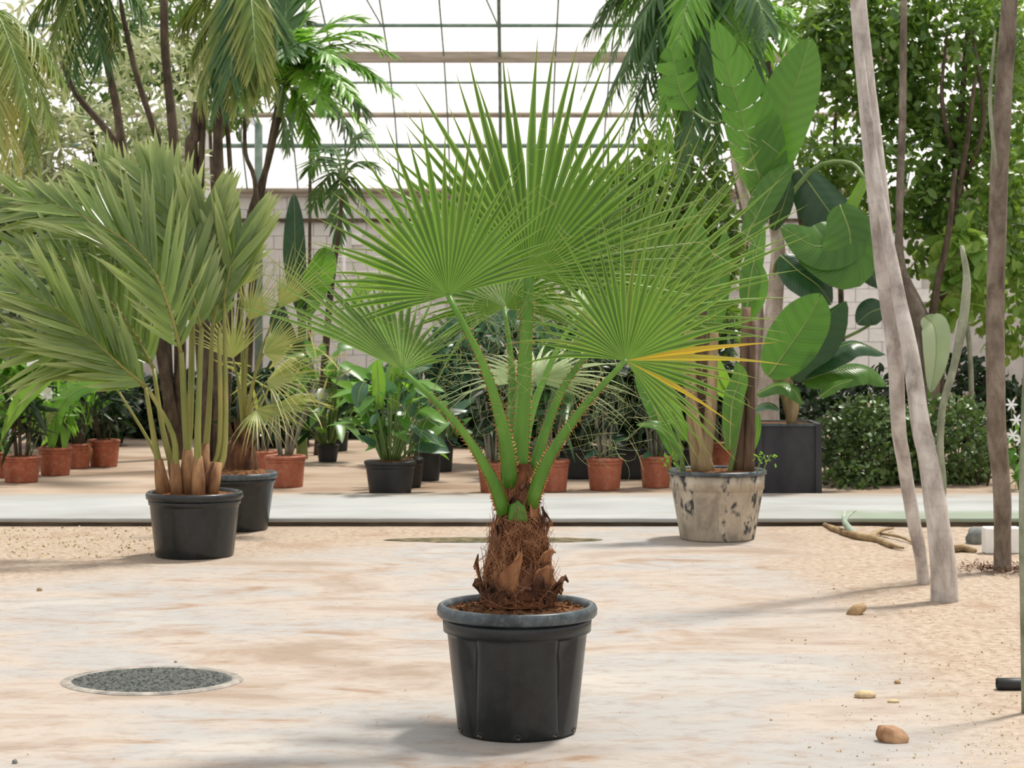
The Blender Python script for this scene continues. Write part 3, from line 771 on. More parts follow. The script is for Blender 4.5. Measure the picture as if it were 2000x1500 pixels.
for k, (ctr, rad, n, ln, fr) in enumerate((((960, 640, .05), (.10, .10, .14), 130, .16, f7), ((1100, 690, .05), (.14, .1, .16), 150, .16, f8), ((1250, 640, -.15), (.16, .1, .20), 120, .14, f4), ((880, 690, -.1), (.12, .08, .14), 90, .15, f2),
                                         ((1210, 800, -.1), (.10, .08, .10), 70, .16, f4), ((700, 650, -.25), (.14, .08, .08), 60, .12, f3), ((1090, 400, .03), (.2, .04, .2), 40, .10, f1), ((1360, 420, .1), (.14, .06, .16), 60, .12, f5))):
    threads(fr, P(ctr[0], ctr[1], D0+ctr[2]), rad, n, ln, 60+k)

# ================================================================== trees with smooth grey trunks on the sand
a = G(1843, 1176)
T = thing('grey_trunk_tree', 'slender tree with smooth pale grey twin trunks leaning over the sand', 'tree', a)
def tp(d, pts): return [P(x, y, d+dd) for x, y, dd in pts]
trunk(T, tp(a.y, [(1845, 1192, 0), (1842, 1100, 0), (1829, 1000, .01), (1814, 900, .03), (1798, 830, .05), (1780, 700, .1), (1762, 610, .14), (1735, 470, .2), (1712, 340, .25), (1690, 180, .3), (1670, 0, .35), (1660, -120, .4)]),
      [.130, .118, .104, .096, .088, .078, .068, .05, .04, .035, .03, .03], 'bark_grey', n=40, seed=1)
b = G(1803, 1141)
trunk(T, tp(b.y, [(1805, 1150, 0), (1797, 1080, 0), (1781, 1000, 0), (1765, 900, -.02), (1755, 833, -.05), (1749, 700, -.1), (1738, 600, -.12), (1727, 500, -.15), (1706, 300, -.2), (1690, 150, -.22), (1676, 0, -.25), (1668, -120, -.25)]),
      [.058, .062, .066, .068, .072, .078, .090, .105, .100, .088, .078, .075], 'bark_grey', n=40, seed=2)
trunk(T, tp(a.y, [(1834, 1010, .0), (1842, 950, .01), (1836, 870, .02), (1842, 790, .04), (1862, 720, .06), (1882, 620, .08), (1888, 540, .1), (1878, 480, .12)]), [.03, .032, .034, .032, .036, .046, .036, .02], 'bark_green', 'branch', 26, 10, seed=3)
a = G(1957, 1114)
T = thing('brown_trunk_tree', 'upright tree with speckled brown trunk standing in dark leaf litter', 'tree', a)
trunk(T, tp(a.y, [(1958, 1125, 0), (1958, 1050, 0), (1957, 960, 0), (1947, 850, 0), (1945, 760, 0), (1944, 600, 0), (1948, 450, 0), (1953, 300, 0), (1962, 150, 0), (1972, 0, 0), (1978, -120, 0)]),
      [.092, .088, .092, .100, .098, .094, .094, .094, .090, .084, .08], 'bark_brown', n=36, seed=4)
trunk(T, tp(a.y, [(1946, 330, -.06), (1936, 240, -.08), (1934, 180, -.06), (1944, 60, -.04)]), [.016, .022, .02, .012], 'bark_green', 'branch', 14, 8, seed=5)
mb = MB(); r = random.Random(8)
for k in range(500):
    q = a+Vector((r.gauss(0, .12), r.gauss(0, .10), 0))
    if (q-a).length < .068: q = a+(q-a).normalized()*r.uniform(.068, .09)
    q.z = .008+r.random()*.02; d = Vector((r.gauss(0, 1), r.gauss(0, 1), r.gauss(0, .3))).normalized()*r.uniform(.008, .025); s = d.cross(Vector((0, 0, 1)))*.3
    o = len(mb.v); mb.v += [q-d, q+s, q+d, q-s]; mb.f.append((o, o+1, o+2, o+3))
tag(mb.build('leaf_litter', 'husk_dark', None, org=a, kind='stuff'), 'dark reddish leaf litter around the speckled brown trunk', 'leaf litter')
a = G(1997, 1392)
T = thing('thin_trunk_tree', 'thin greenish grey trunk rising beside the black pipe piece', 'tree', a)
trunk(T, tp(a.y, [(2004, 1400, 0), (2002, 1250, 0), (2000, 1100, 0), (1999, 950, .02), (2003, 800, .03), (2010, 600, .05), (2016, 300, .1), (2030, -60, .1)]), [.03, .03, .032, .03, .028, .026, .024, .02], 'bark_green', n=20, sides=10, seed=6)
a = Vector((P(1800, 0, 15.7).x, 15.7, .03))
T = thing('slim_brown_tree', 'slim brown tree stem splitting low down behind the grey twin trunks', 'tree', a)
trunk(T, [a]+tp(15.7, [(1812, 760, 0), (1802, 640, 0), (1760, 520, 0), (1757, 400, 0), (1762, 250, 0), (1764, 100, 0), (1766, -60, 0)]), [.20, .19, .16, .07, .06, .06, .055, .05], 'bark_brown', n=26, seed=7)
trunk(T, tp(15.7, [(1812, 690, -.05), (1830, 560, -.05), (1850, 470, -.05), (1866, 330, -.05)]), [.08, .06, .05, .03], 'bark_dark', 'branch', 14, 8, seed=8)
blade(T, tp(15.7, [(1806, 618, -.07), (1826, 640, -.16), (1828, 700, -.2), (1818, 764, -.2)]), 32/F*15.7, (.1, -1, .1), 'palm_silver', fold=.25, curl=.2, name='dry_leaf')

# leafy trees filling the right background
def leafy(name, label, base, tr_pts, wd, ells, size, mat, tmat='bark_dark', indiv=140, wl=.5, kind=None, group=None, branches=(), up=.5, cat='tree', jo='foliage'):
    T = thing(name, label, cat, base, group)
    if tr_pts: trunk(T, [Vector(base)]+tr_pts, wd, tmat, n=18, sides=8, seed=len(label))
    for bp, bw in branches: trunk(T, bp, bw, tmat, 'branch', 10, 6, seed=3)
    place_leaves(clump(ells, size, wl, up), kind or OVAL, mat, T, 'leaf', indiv, jo)
    return T
def E(px, py, d, rx, rz, n, ry=.5): return (tuple(P(px, py, d)), (rx, ry, rz), n)
leafy('broadleaf_tree', 'dense small leaved green tree behind the slim brown stem', (P(1830, 0, 16.4).x, 16.4, .03), tp(16.4, [(1840, 600, 0), (1870, 300, 0), (1890, 60, 0)]), [.1, .08, .06, .04],
      [E(1700, 100, 16.45, .55, .55, 1500, .34), E(1860, 120, 16.5, .6, .7, 2000, .36), E(1780, 320, 16.5, .5, .5, 1100, .34), E(1900, 380, 16.5, .45, .6, 1300, .34), E(1650, 60, 16.6, .33, .3, 600, .3), E(1740, 480, 16.5, .35, .3, 350, .3)], (.06, .12), 'tree_leaf',
      branches=(([P(1868, 330, 16.4), P(1840, 200, 16.2), P(1850, 60, 16.2)], [.05, .04, .02]), ([P(1860, 390, 16.4), P(1920, 250, 16.2), P(1900, 60, 16.15)], [.05, .04, .02]), ([P(1846, 530, 16.4), P(1885, 300, 16.15), P(1905, 150, 16.1)], [.05, .045, .03])))
leafy('broadleaf_tree', 'light green leafy tree with sun glow behind the speckled brown trunk', (P(1960, 0, 18).x, 18, .03), tp(18, [(1950, 600, 0), (1940, 350, 0)]), [.08, .06, .04],
      [E(1900, 500, 18, .45, .4, 800), E(1990, 300, 18, .4, .9, 1400), E(1985, 600, 17.9, .35, .45, 700), E(1980, 60, 18, .4, .4, 700)], (.07, .13), 'tree_leaf_light', wl=.6)
leafy('broadleaf_tree', 'open branched tree with glossy tufts of leaves behind the banana leaf', (P(1650, 0, 19.3).x, 19.3, .03), tp(19.3, [(1640, 500, 0), (1630, 300, 0), (1640, 120, 0)]), [.07, .05, .04, .02],
      [E(1640, 190, 19.3, .40, .30, 260), E(1610, 310, 19.3, .25, .25, 300), E(1660, 330, 19.3, .3, .2, 350), E(1560, 40, 19.3, .35, .25, 350), E(1640, 420, 19.3, .3, .15, 200)], (.08, .14), 'tree_leaf', wl=.4, indiv=120)
leafy('vine', 'heart leaved vine hanging between the grey and brown trunks', (P(1900, 0, 15.95).x, 15.95, .03), tp(15.95, [(1895, 700, 0), (1880, 560, 0), (1890, 480, 0)]), [.05, .04, .04, .02],
      [E(1880, 500, 15.95, .20, .25, 130, .13), E(1860, 590, 15.95, .12, .2, 40, .13), E(1920, 560, 15.95, .12, .2, 40, .13)], (.10, .16), 'tree_leaf_light', 'bark_green', 170, .75, HEART, cat='vine')
# trimmed hedge beyond the path
hb = Vector((P(1770, 0, 15.1).x, 15.1, .03))
T = thing('hedge', 'low trimmed dark green hedge beyond the path behind the grey trunks', 'hedge', hb)
mb = MB()
for k in range(26):
    q = hb+Vector((-.6+1.2*k/25, random.uniform(-.2, .2), 0)); mb.tube([q, q+Vector((random.uniform(-.1, .1), 0, .35))], [.008, .004], 5)
mb.build('stems', 'bark_dark', T, kind='stuff')
place_leaves(clump([((hb.x-.25, 15.1, .33), (.42, .38, .36), 2600), ((hb.x+.30, 15.15, .33), (.42, .38, .36), 2600), ((hb.x-.45, 14.75, .12), (.22, .2, .14), 260)], (.03, .06), .62, .6, .45), OVAL, 'hedge', T, 'leaf', 300)
# dark shrub wall on the right
leafy('dark_shrub', 'dark leafy shrub above the trimmed hedge with white gaps behind', (P(1760, 0, 17.05).x, 17.05, .03), tp(17.05, [(1760, 800, 0), (1765, 700, 0)]), [.06, .05, .03],
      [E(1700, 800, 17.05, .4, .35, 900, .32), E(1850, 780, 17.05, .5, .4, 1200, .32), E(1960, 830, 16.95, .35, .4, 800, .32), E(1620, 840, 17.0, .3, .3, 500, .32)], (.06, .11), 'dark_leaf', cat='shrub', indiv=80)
T = thing('white_flower_plant', 'narrow plant with white star shaped flowers at the end of the hedge', 'plant', (P(1990, 0, 14.6).x, 14.6, .03))
for k, (x, y) in enumerate(((1975, 790), (1985, 820), (1992, 860), (1978, 850))):
    stem(T, [Vector((P(1990, 0, 14.6).x, 14.6, .03)), P(x+6, 900, 14.6), P(x, y, 14.55)], .006, .003, 'stem_green', n=6)
    A = frames([tuple(P(x, y, 14.54))]*6, [(math.cos(t), -.2, math.sin(t)) for t in (k+2*PI*i/6 for i in range(6))], [(0, -1, .2)]*6, .05, .016); place_leaves(A, OVAL, 'flower', T, 'petal', 6)
place_leaves(clump([E(1988, 900, 14.6, .08, .2, 50, .08)], (.1, .18), .2), STRAPS, 'broad', T, 'leaf', 50)

# ================================================================== banana and strelitzia group on the right
DB = 14.45
bx0 = Vector((P(1536, 0, DB).x, DB+.06, .03))
T = thing('square_planter', 'tall square dark grey planter box beyond the path', 'planter', bx0)
mb = MB(); hw = .205; mb.box((bx0.x-hw, bx0.y-hw, .03), (bx0.x+hw, bx0.y+hw, .50)); mb.build('body', 'box', T, smooth=False)
for sx, sy in ((-1, -1), (1, -1), (1, 1), (-1, 1)):
    mb = MB(); mb.box((bx0.x+sx*hw-.022, bx0.y+sy*hw-.022, .03), (bx0.x+sx*hw+.008*(sx > 0)+.012, bx0.y+sy*hw+.012, .505)); mb.build('corner_post', 'box', T, smooth=False)
mb = MB(); o = hw+.014
for x0, x1, y0, y1 in ((-o, o, -o, -o+.03), (-o, o, o-.03, o), (-o, -o+.03, -o+.03, o-.03), (o-.03, o, -o+.03, o-.03)):
    mb.box((bx0.x+x0, bx0.y+y0, .500), (bx0.x+x1, bx0.y+y1, .518))
mb.build('rim', 'black_rim', T, smooth=False)
mb = MB(); mb.box((bx0.x-hw+.02, bx0.y-hw+.02, .45), (bx0.x+hw-.02, bx0.y+hw-.02, .508)); mb.build('soil', 'soil', T, smooth=False)
bb = Vector((P(1545, 0, DB).x, DB, .50))
T = thing('banana_plant', 'banana plant with broad backlit leaves growing in the square planter', 'banana plant', bb)
trunk(T, [bb]+tp(DB, [(1546, 800, 0), (1540, 770, 0), (1525, 735, 0), (1508, 690, .03)]), [.06, .11, .12, .13, .08], 'sheath', n=14, seed=2)
def bl(d, pts, W, nrm, mat, **k): return blade(T, tp(d, pts), W/F*d, nrm, mat, **k)
bl(DB, [(1500, 735, -.1), (1540, 680, -.15), (1580, 620, -.2), (1600, 580, -.22)], 62, (-.45, -1, .25), 'banana', fold=.15, curl=.1)
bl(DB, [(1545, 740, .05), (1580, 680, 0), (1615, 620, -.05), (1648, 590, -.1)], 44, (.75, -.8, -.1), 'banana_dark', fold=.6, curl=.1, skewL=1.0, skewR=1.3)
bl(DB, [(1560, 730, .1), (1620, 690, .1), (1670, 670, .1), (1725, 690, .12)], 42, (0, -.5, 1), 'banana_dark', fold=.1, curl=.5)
bl(DB, [(1565, 745, .15), (1630, 725, .18), (1690, 720, .2), (1730, 750, .2)], 46, (0, -.6, 1), 'banana', fold=.1, curl=.5)
bl(DB, [(1478, 770, -.1), (1520, 752, -.15), (1550, 762, -.2), (1566, 788, -.2)], 30, (.1, -.5, 1), 'banana', fold=.1, curl=.35)
bl(DB, [(1470, 800, -.1), (1500, 790, -.12), (1520, 800, -.15)], 16, (0, -.5, 1), 'broad_blue', fold=.1, curl=.3)
bl(DB, [(1600, 775, -.1), (1630, 755, -.1), (1665, 742, -.1)], 13, (.1, -.8, .6), 'banana', fold=.1, curl=.3)
# tall banana behind
DC = 15.6
bb = Vector((P(1500, 0, DC).x, DC, .03))
T = thing('tall_banana_plant', 'tall banana plant with huge upright torn leaves behind the fan palm', 'banana plant', bb)
trunk(T, [bb]+tp(DC, [(1500, 780, 0), (1512, 600, 0), (1520, 480, 0), (1500, 400, .02)]), [.2, .17, .13, .11, .05], 'bark_pale', n=16, seed=3)
trunk(T, [bb+Vector((-.1, .1, 0))]+tp(DC, [(1478, 600, .1), (1470, 450, .1), (1440, 330, .1), (1425, 230, .1)]), [.12, .1, .09, .07, .04], 'bark_pale', 'stalk', n=16, seed=4)
bl(DC, [(1510, 430, -.05), (1475, 320, -.1), (1440, 200, -.12), (1398, 62, -.1)], 78, (-.15, -1, .15), 'banana', fold=.12, curl=.12, tears=(.30, .42, .52, .62, .74, .86), gap=.12, sweep=.35, skewL=.55)
bl(DC, [(1505, 350, .0), (1530, 240, -.02), (1560, 150, 0), (1582, 78, .03)], 62, (-.15, -1, .1), 'banana', fold=.25, curl=.05, sweep=.1, skewL=1.0, skewR=.95)
bl(DC, [(1455, 470, -.2), (1490, 400, -.25), (1520, 350, -.25), (1545, 322, -.2)], 40, (-.6, -1, .5), 'banana', fold=.1, curl=.15, skewR=.8)
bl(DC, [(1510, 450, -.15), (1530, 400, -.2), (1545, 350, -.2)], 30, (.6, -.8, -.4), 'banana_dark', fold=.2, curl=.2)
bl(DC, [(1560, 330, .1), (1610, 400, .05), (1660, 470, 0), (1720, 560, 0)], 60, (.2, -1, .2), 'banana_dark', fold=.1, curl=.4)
bl(DC, [(1690, 350, -.2), (1660, 410, -.25), (1650, 450, -.28)], 14, (0, -1, .1), 'lime', fold=.3, curl=.1, prof=lambda t: .7+.4*t)
bl(DC, [(1640, 400, -.3), (1660, 460, -.35), (1650, 520, -.38), (1560, 500, -.4)], 62, (.15, -1, .2), 'banana', fold=.1, curl=.12)
bl(DC, [(1690, 440, -.3), (1640, 470, -.35), (1590, 480, -.38), (1530, 445, -.4)], 58, (.1, -1, .5), 'banana', fold=.1, curl=.2)
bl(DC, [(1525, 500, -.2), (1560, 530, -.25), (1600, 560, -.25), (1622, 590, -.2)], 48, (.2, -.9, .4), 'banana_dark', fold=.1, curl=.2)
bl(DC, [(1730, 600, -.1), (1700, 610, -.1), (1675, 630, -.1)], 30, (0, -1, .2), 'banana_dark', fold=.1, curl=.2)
bl(DC, [(1350, 215, .3), (1330, 180, .3), (1318, 130, .3), (1310, 95, .3)], 46, (-.1, -1, .2), 'banana', fold=.1, curl=.2, tears=(.3, .55, .75), gap=.45, sweep=.2)
for pts, w0 in (([(1500, 402, .02), (1535, 345, .08), (1562, 332, .1)], .022), ([(1512, 425, .0), (1590, 330, .06), (1660, 318, -.05), (1692, 352, -.2)], .022), ([(1651, 446, -.28), (1668, 436, -.29), (1690, 440, -.3)], .016),
                ([(1512, 640, .02), (1610, 668, .06), (1690, 640, 0), (1731, 600, -.1)], .016), ([(1426, 234, .1), (1390, 240, .2), (1351, 216, .3)], .014), ([(1512, 540, 0), (1516, 515, -.12), (1526, 500, -.2)], .018)):
    stem(T, tp(DC, pts), w0, w0*.6, 'stem_green', 'leaf_stalk', 10, 7)
# beige pot with strelitzia clumps
c1 = G(1401, 1052)
T = thing('potted_strelitzia', 'thick stemmed strelitzia clumps in a stained beige pot with blue grey rim', 'potted plant', c1)
pot(T, c1, .212, .263, .283, .400, .026, .085, 'beige_pot', 'black_rim', 10, 80, .007, True, .02, fw=(.14, .1), foff=.2)
d = c1.y
for k, (b, m_, t, w0, w1, mt) in enumerate((((1366, 925, 0), (1352, 800, 0), (1345, 640, 0), .09, .06, 'sheath'), ((1372, 925, -.04), (1388, 800, -.05), (1395, 640, -.02), .085, .05, 'sheath'), ((1388, 925, -.05), (1362, 830, -.06), (1335, 720, -.02), .06, .03, 'sheath'), ((1378, 925, .05), (1372, 780, .05), (1372, 600, .05), .08, .06, 'sheath_dark'),
                                         ((1445, 925, 0), (1452, 780, 0), (1458, 600, 0), .09, .05, 'sheath_dark'), ((1462, 925, -.03), (1466, 800, -.03), (1470, 620, 0), .07, .04, 'sheath_dark'), ((1425, 925, -.05), (1438, 860, -.06), (1452, 780, -.04), .03, .02, 'stem_green'), ((1335, 925, -.06), (1328, 870, -.08), (1318, 820, -.06), .03, .018, 'stem_green'))):
    stem(T, tp(d, [b, m_, t]), w0/2, w1/2, mt, 'stalk', 12, 10, .8)
bl(d, [(1335, 880, -.08), (1310, 850, -.1), (1280, 830, -.12), (1244, 830, -.1)], 15, (.2, -.8, .8), 'broad', fold=.2, curl=.2)
bl(d, [(1325, 900, -.08), (1280, 800, -.05), (1255, 740, 0), (1250, 700, 0)], 20, (-.2, -1, .2), 'broad', fold=.2, curl=.2)
bl(d, [(1340, 860, .05), (1310, 790, .02), (1295, 740, 0)], 17, (-.2, -1, .2), 'broad', fold=.2, curl=.2)
bl(d, [(1425, 880, -.1), (1430, 790, -.1), (1445, 740, -.1), (1440, 710, -.1)], 22, (-.3, -1, .2), 'banana', fold=.2, curl=.2)
bl(d, [(1470, 880, 0), (1478, 840, -.03), (1482, 805, -.03)], 10, (.2, -1, .2), 'broad', fold=.2, curl=.2)
bl(d, [(1430, 780, .1), (1405, 740, .1), (1400, 700, .1)], 22, (-.2, -1, .2), 'lime', fold=.2, curl=.2)
bl(d, [(1450, 640, .1), (1480, 560, .1), (1470, 500, .1)], 24, (-.2, -1, .2), 'broad', fold=.2, curl=.2)
for b0, b1, b2, W_, nn in (((1345, 645), (1326, 560), (1300, 440), 30, (-.4, -1, .3)), ((1395, 645), (1402, 560), (1418, 450), 28, (.3, -1, .3)), ((1372, 605), (1366, 510), (1350, 395), 30, (-.2, -1, .2)), ((1458, 605), (1468, 530), (1492, 440), 26, (.4, -1, .3)), ((1335, 725), (1318, 670), (1296, 610), 20, (-.4, -1, .4))):
    bl(d, [b0+(.04,), b1+(.08,), b2+(.18,)], W_, nn, 'banana', fold=.2, curl=.2)
for x, s in ((1312, -1), (1330, -1), (1478, 1), (1490, 1)):
    stem(T, tp(d, [(x, 925, -.18), (x+6*s, 905, -.2), (x+16*s, 888, -.2)]), .004, .002, 'stem_green', 'weed_stem', 6, 5)
    place_leaves(clump([E(x+12*s, 900, d-.2, .05, .04, 9, .03)], (.02, .04), .5), OVAL, 'lime', T, 'weed_leaf', 9)

# ================================================================== left coconut palm
c2 = G(380, 1085); d = c2.y
T = thing('potted_coconut_palm', 'bushy young coconut palm with many stems in a squat black pot', 'potted palm', c2)
pot(T, c2, .208, .238, .258, .345, .040, .030, 'black_pot', 'black_pot', 6, 72, .006, True, .02, fw=(.1, .08))
for k, (a_, b, e, w0, w1) in enumerate((((320, 972, 0), (300, 850, 0), (284, 755, 0), .055, .02), ((346, 972, -.08), (338, 850, -.1), (290, 760, -.12), .05, .02), ((372, 972, -.05), (362, 820, -.05), (354, 688, -.1), .06, .028), ((388, 972, -.1), (386, 840, -.1), (394, 640, 0), .055, .026),
                                   ((402, 972, 0), (430, 860, 0), (428, 640, .05), .05, .022), ((412, 972, -.05), (440, 860, 0), (438, 585, .1), .05, .02), ((335, 972, .1), (290, 860, .1), (232, 765, .1), .03, .012), ((360, 972, .1), (372, 800, .1), (376, 600, .1), .05, .03),
                                   ((350, 972, .05), (318, 840, .02), (300, 720, .05), .05, .02), ((395, 972, .08), (408, 800, .08), (415, 640, .08), .05, .02))):
    s_ = stem(T, tp(d, [a_, ((a_[0]*2+b[0])/3, (a_[1]*1.6+b[1])/2.6, a_[2]), b, e]), w0/2, w1/2, 'coco_stem', 'stalk', 12, 8)
    q = tp(d, [a_, ((a_[0]*2+b[0])/3, (a_[1]*1.6+b[1])/2.6, a_[2])]); mb = MB(); mb.tube([q[0], q[0].lerp(q[1], .7), q[0].lerp(q[1], 1.6)], [w0*.72, w0*.66, w0*.42], 9); mb.build('dry_sheath', 'coco_base', s_)
def cf(pts, ll, nl, **k):
    kw = dict(rr=.011, wid=.036, indiv=26, t0=.02, a0=38, a1=16, vee=.1, upv=(.15, -1, .35), rach='coco_stem', kind=STRAPS[:3], jit=.06); kw.update(k)
    return feather(T, tp(d, pts), ll, nl, 'coco', **kw)
cf([(354, 690, -.1), (332, 606, -.15), (300, 530, -.15), (245, 470, -.1), (168, 425, 0), (90, 392, .1)], .56, 31)
cf([(287, 755, -.1), (245, 722, -.15), (210, 690, -.2), (157, 641, -.25), (105, 600, -.3), (20, 560, -.35)], .52, 31)
cf([(284, 757, 0), (225, 712, 0), (168, 690, -.05), (105, 687, -.1), (-10, 660, -.2)], .42, 26, hang=.1, a0=45)
cf([(392, 640, 0), (376, 570, 0), (352, 470, .05), (318, 390, .1), (285, 340, .15)], .50, 29, wid=.05)
cf([(376, 600, .1), (385, 540, .1), (392, 470, .1), (398, 415, .1)], .48, 17, a0=25, wid=.06, jit=.03)
cf([(438, 585, .1), (446, 540, .1), (455, 500, .1), (470, 450, .15)], .42, 20, a0=30, wid=.05, tipk=.7)
cf([(300, 560, .2), (220, 480, .3), (140, 430, .4), (60, 400, .45), (-30, 410, .5)], .42, 29, hang=.15)
cf([(340, 540, .25), (290, 450, .3), (240, 390, .35), (200, 340, .4)], .44, 26)
cf([(300, 720, .05), (255, 640, .1), (190, 560, .2), (110, 500, .3), (20, 480, .4)], .46, 29)
for k in range(3): cf([(415, 640, .08), (420+8*k, 560, .12), (425+22*k, 470+20*k, .2)], .32, 14, a0=28, wid=.036)

# ================================================================== second black pot: bulb stemmed fan palm
c3 = G(462, 1034); d = c3.y
T = thing('potted_bulb_palm', 'bulb based fan palm with straw tinged leaves in a tall black pot', 'potted palm', c3)
pot(T, c3, .185, .225, .245, .345, .035, .03, 'black_pot', 'black_rim', 6, 60, .006, True, .015, fw=(.1, .08), mound=.05)
trunk(T, tp(d, [(466, 942, 0), (468, 922, 0), (468, 900, 0), (470, 878, 0), (474, 858, 0), (478, 838, 0)]), [.17, .225, .225, .19, .12, .07], 'husk_dark', 'bulb', 14, 14, .12, 3)
for k, (a_, b) in enumerate((((462, 878), (448, 826)), ((480, 872), (504, 818)), ((474, 866), (482, 812)), ((468, 872), (458, 815)), ((486, 880), (512, 838)))):
    stem(T, tp(d, [a_+(-.05,), ((a_[0]+b[0])/2, (a_[1]+b[1])/2+4, -.06), b+(-.05,)]), .018, .006, 'husk_dark', 'leaf_base', 6, 8, .5)
for k, (hub, tipp, nn, pl, pr, ns, dr) in enumerate((((486, 626, 0), (545, 490, .1), (-.2, -1, .3), 45, 50, 18, .05), ((520, 745, -.1), (668, 705, -.3), (.1, -.6, .8), 75, 60, 24, .2), ((470, 560, .1), (505, 455, .15), (-.2, -1, .2), 50, 50, 18, .05), ((545, 600, .05), (628, 470, .1), (-.2, -1, .3), 40, 40, 16, .05),
                                                 ((515, 690, -.05), (650, 615, -.1), (-.1, -.7, .7), 70, 70, 24, .15), ((540, 790, -.15), (650, 790, -.4), (.1, -.6, .8), 70, 70, 22, .3), ((455, 700, -.1), (430, 560, -.1), (0, -1, .3), 60, 60, 20, .08), ((500, 800, -.2), (560, 860, -.45), (0, -.8, .5), 80, 80, 20, .3))):
    h0 = tp(d, [hub])[0]
    fan(T, [tp(d, [(476, 840, 0)])[0], tp(d, [(476+(hub[0]-476)*.45, 840+(hub[1]-840)*.6, hub[2]*.4)])[0], h0], tp(d, [tipp])[0], nn, R_(pl), R_(pr), ns, 'straw', .03, .012, .30, dr, .3, seed=80+k, dryt=.9, tipdry=1.1, pet_mat='coco_stem')

# ================================================================== palms with crowns, upper left and upper middle
def palm(name, label, d, tpts, tw, crown, tips, ll, mat, tmat='bark_dark', wid=.03, nl=18, arch=.30, hang=.25, indiv=30, group=None, extra=(), a0=60, rr=.012, kind=None, lift=1.0, crownshaft=None):
    base = Vector((P(tpts[0][0], 0, d).x, d, .03))
    T = thing(name, label, 'palm', base, group)
    trunk(T, [base]+[P(x, y, d) for x, y in tpts[1:]], tw, tmat, n=22, sides=9, seed=len(label))
    for k, (e, ew) in enumerate(extra):
        q = [P(x, y, d+.05) for x, y in e]
        if e[0][1] >= 330:      # a stem of its own, rooted beside the first
            q = [Vector((base.x*.6+q[0].x*.4, d+.06, .03))]+q; ew = [ew[0]*1.1]+list(ew)
        trunk(T, q, ew, tmat, 'trunk' if e[0][1] >= 330 else 'branch', 18, 8, seed=4)
    c = P(crown[0], crown[1], d)
    if crownshaft:
        q = P(tpts[-1][0], tpts[-1][1], d); stem(T, [q, q.lerp(c, .5), c], crownshaft, crownshaft*.6, 'stem_green', 'crownshaft', 6, 8)
    for k, tp_ in enumerate(tips):
        dd = tp_[2] if len(tp_) > 2 else random.uniform(-.5, .3)
        e = P(tp_[0], tp_[1], d+dd); h = (e-c).length*arch*lift
        m1 = c.lerp(e, .33)+Vector((0, 0, h)); m2 = c.lerp(e, .72)+Vector((0, 0, h*.75))
        feather(T, [c, m1, m2, e], ll, nl, mat if isinstance(mat, str) else mat[k % len(mat)], rr=rr, wid=wid, t0=.10, a0=a0, a1=25, vee=.05, hang=hang, indiv=indiv, rach='stem_green', kind=kind or STRAPS[:3], jit=.10)
    return T
palm('feather_palm', 'bright green feather palm with arching crown beside the white column', 21.2, [(455, 0), (480, 470), (520, 330), (545, 230)], [.09, .07, .07, .06], (556, 168),
     [(775, 185), (765, 105), (705, 35), (700, 275), (615, 300), (470, 210), (480, 90), (560, 0), (640, -30), (745, 300), (660, 120, -.9), (600, 90, -.8), (690, 190, -.9), (735, 150, -.5), (740, 70, -.3), (720, 230, -.6), (580, 60, -.6), (520, 130, -.6), (640, 220, -1.0), (560, 110, -1.1)], .34, ['areca', 'areca', 'areca', 'areca_dark'], wid=.046, nl=28, crownshaft=.04, indiv=18, hang=.12, arch=.22)
palm('feather_palm', 'leaning feather palm with dark trunk just left of the bright green palm', 23.0, [(480, 0), (500, 470), (525, 300), (540, 210)], [.09, .07, .065, .05], (542, 170),
     [(430, 180), (450, 90), (520, 30), (470, 260), (560, 290), (600, 40)], .34, 'areca_dark', wid=.04, crownshaft=.035)
palm('feather_palm', 'small feather palm with thin pole trunk and drooping fronds', 24.6, [(604, 0), (605, 460), (606, 330), (607, 240)], [.05, .04, .04, .035], (608, 205),
     [(560, 300), (570, 235), (670, 340), (695, 300), (655, 225), (625, 160), (580, 170)], .26, 'areca_dark', wid=.032, nl=14, hang=.4)
palm('feather_palm', 'dark curved stem feather palm in front of the pale block wall', 18.0, [(620, 0), (645, 580), (660, 470), (668, 385)], [.07, .06, .04, .03], (670, 350),
     [(612, 405, .3), (722, 425), (640, 290, .2), (735, 325), (700, 265), (600, 335, .35), (660, 470, .2)], .26, 'areca_dark', wid=.03, nl=14, hang=.35)
palm('drooping_palm', 'tall palm with heavy hanging olive fronds above the dark trunks', 16.5, [(430, 0), (436, 480), (426, 300), (432, 190), (470, 60)], [.13, .10, .085, .07, .06], (478, -40),
     [(395, 190, -.3), (430, 205, -.5), (468, 195, -.6), (510, 165, -.5), (545, 70, -.4), (375, 110, -.2), (350, 40, 0), (450, 150, -.8), (500, 120, -.9), (420, 120, -.6)], .48, ['olive_palm', 'areca_dark', 'olive_palm'], wid=.024, nl=44, arch=.18, hang=.7, indiv=28, a0=48,
     extra=(([(398, 560), (392, 400), (396, 250), (402, 150)], [.07, .06, .05, .04]), ([(375, 330), (380, 270), (390, 200)], [.11, .09, .10]), ([(452, 560), (452, 400), (448, 300), (440, 210)], [.05, .04, .04, .04]), ([(500, 420), (480, 300), (478, 230)], [.04, .035, .03])))
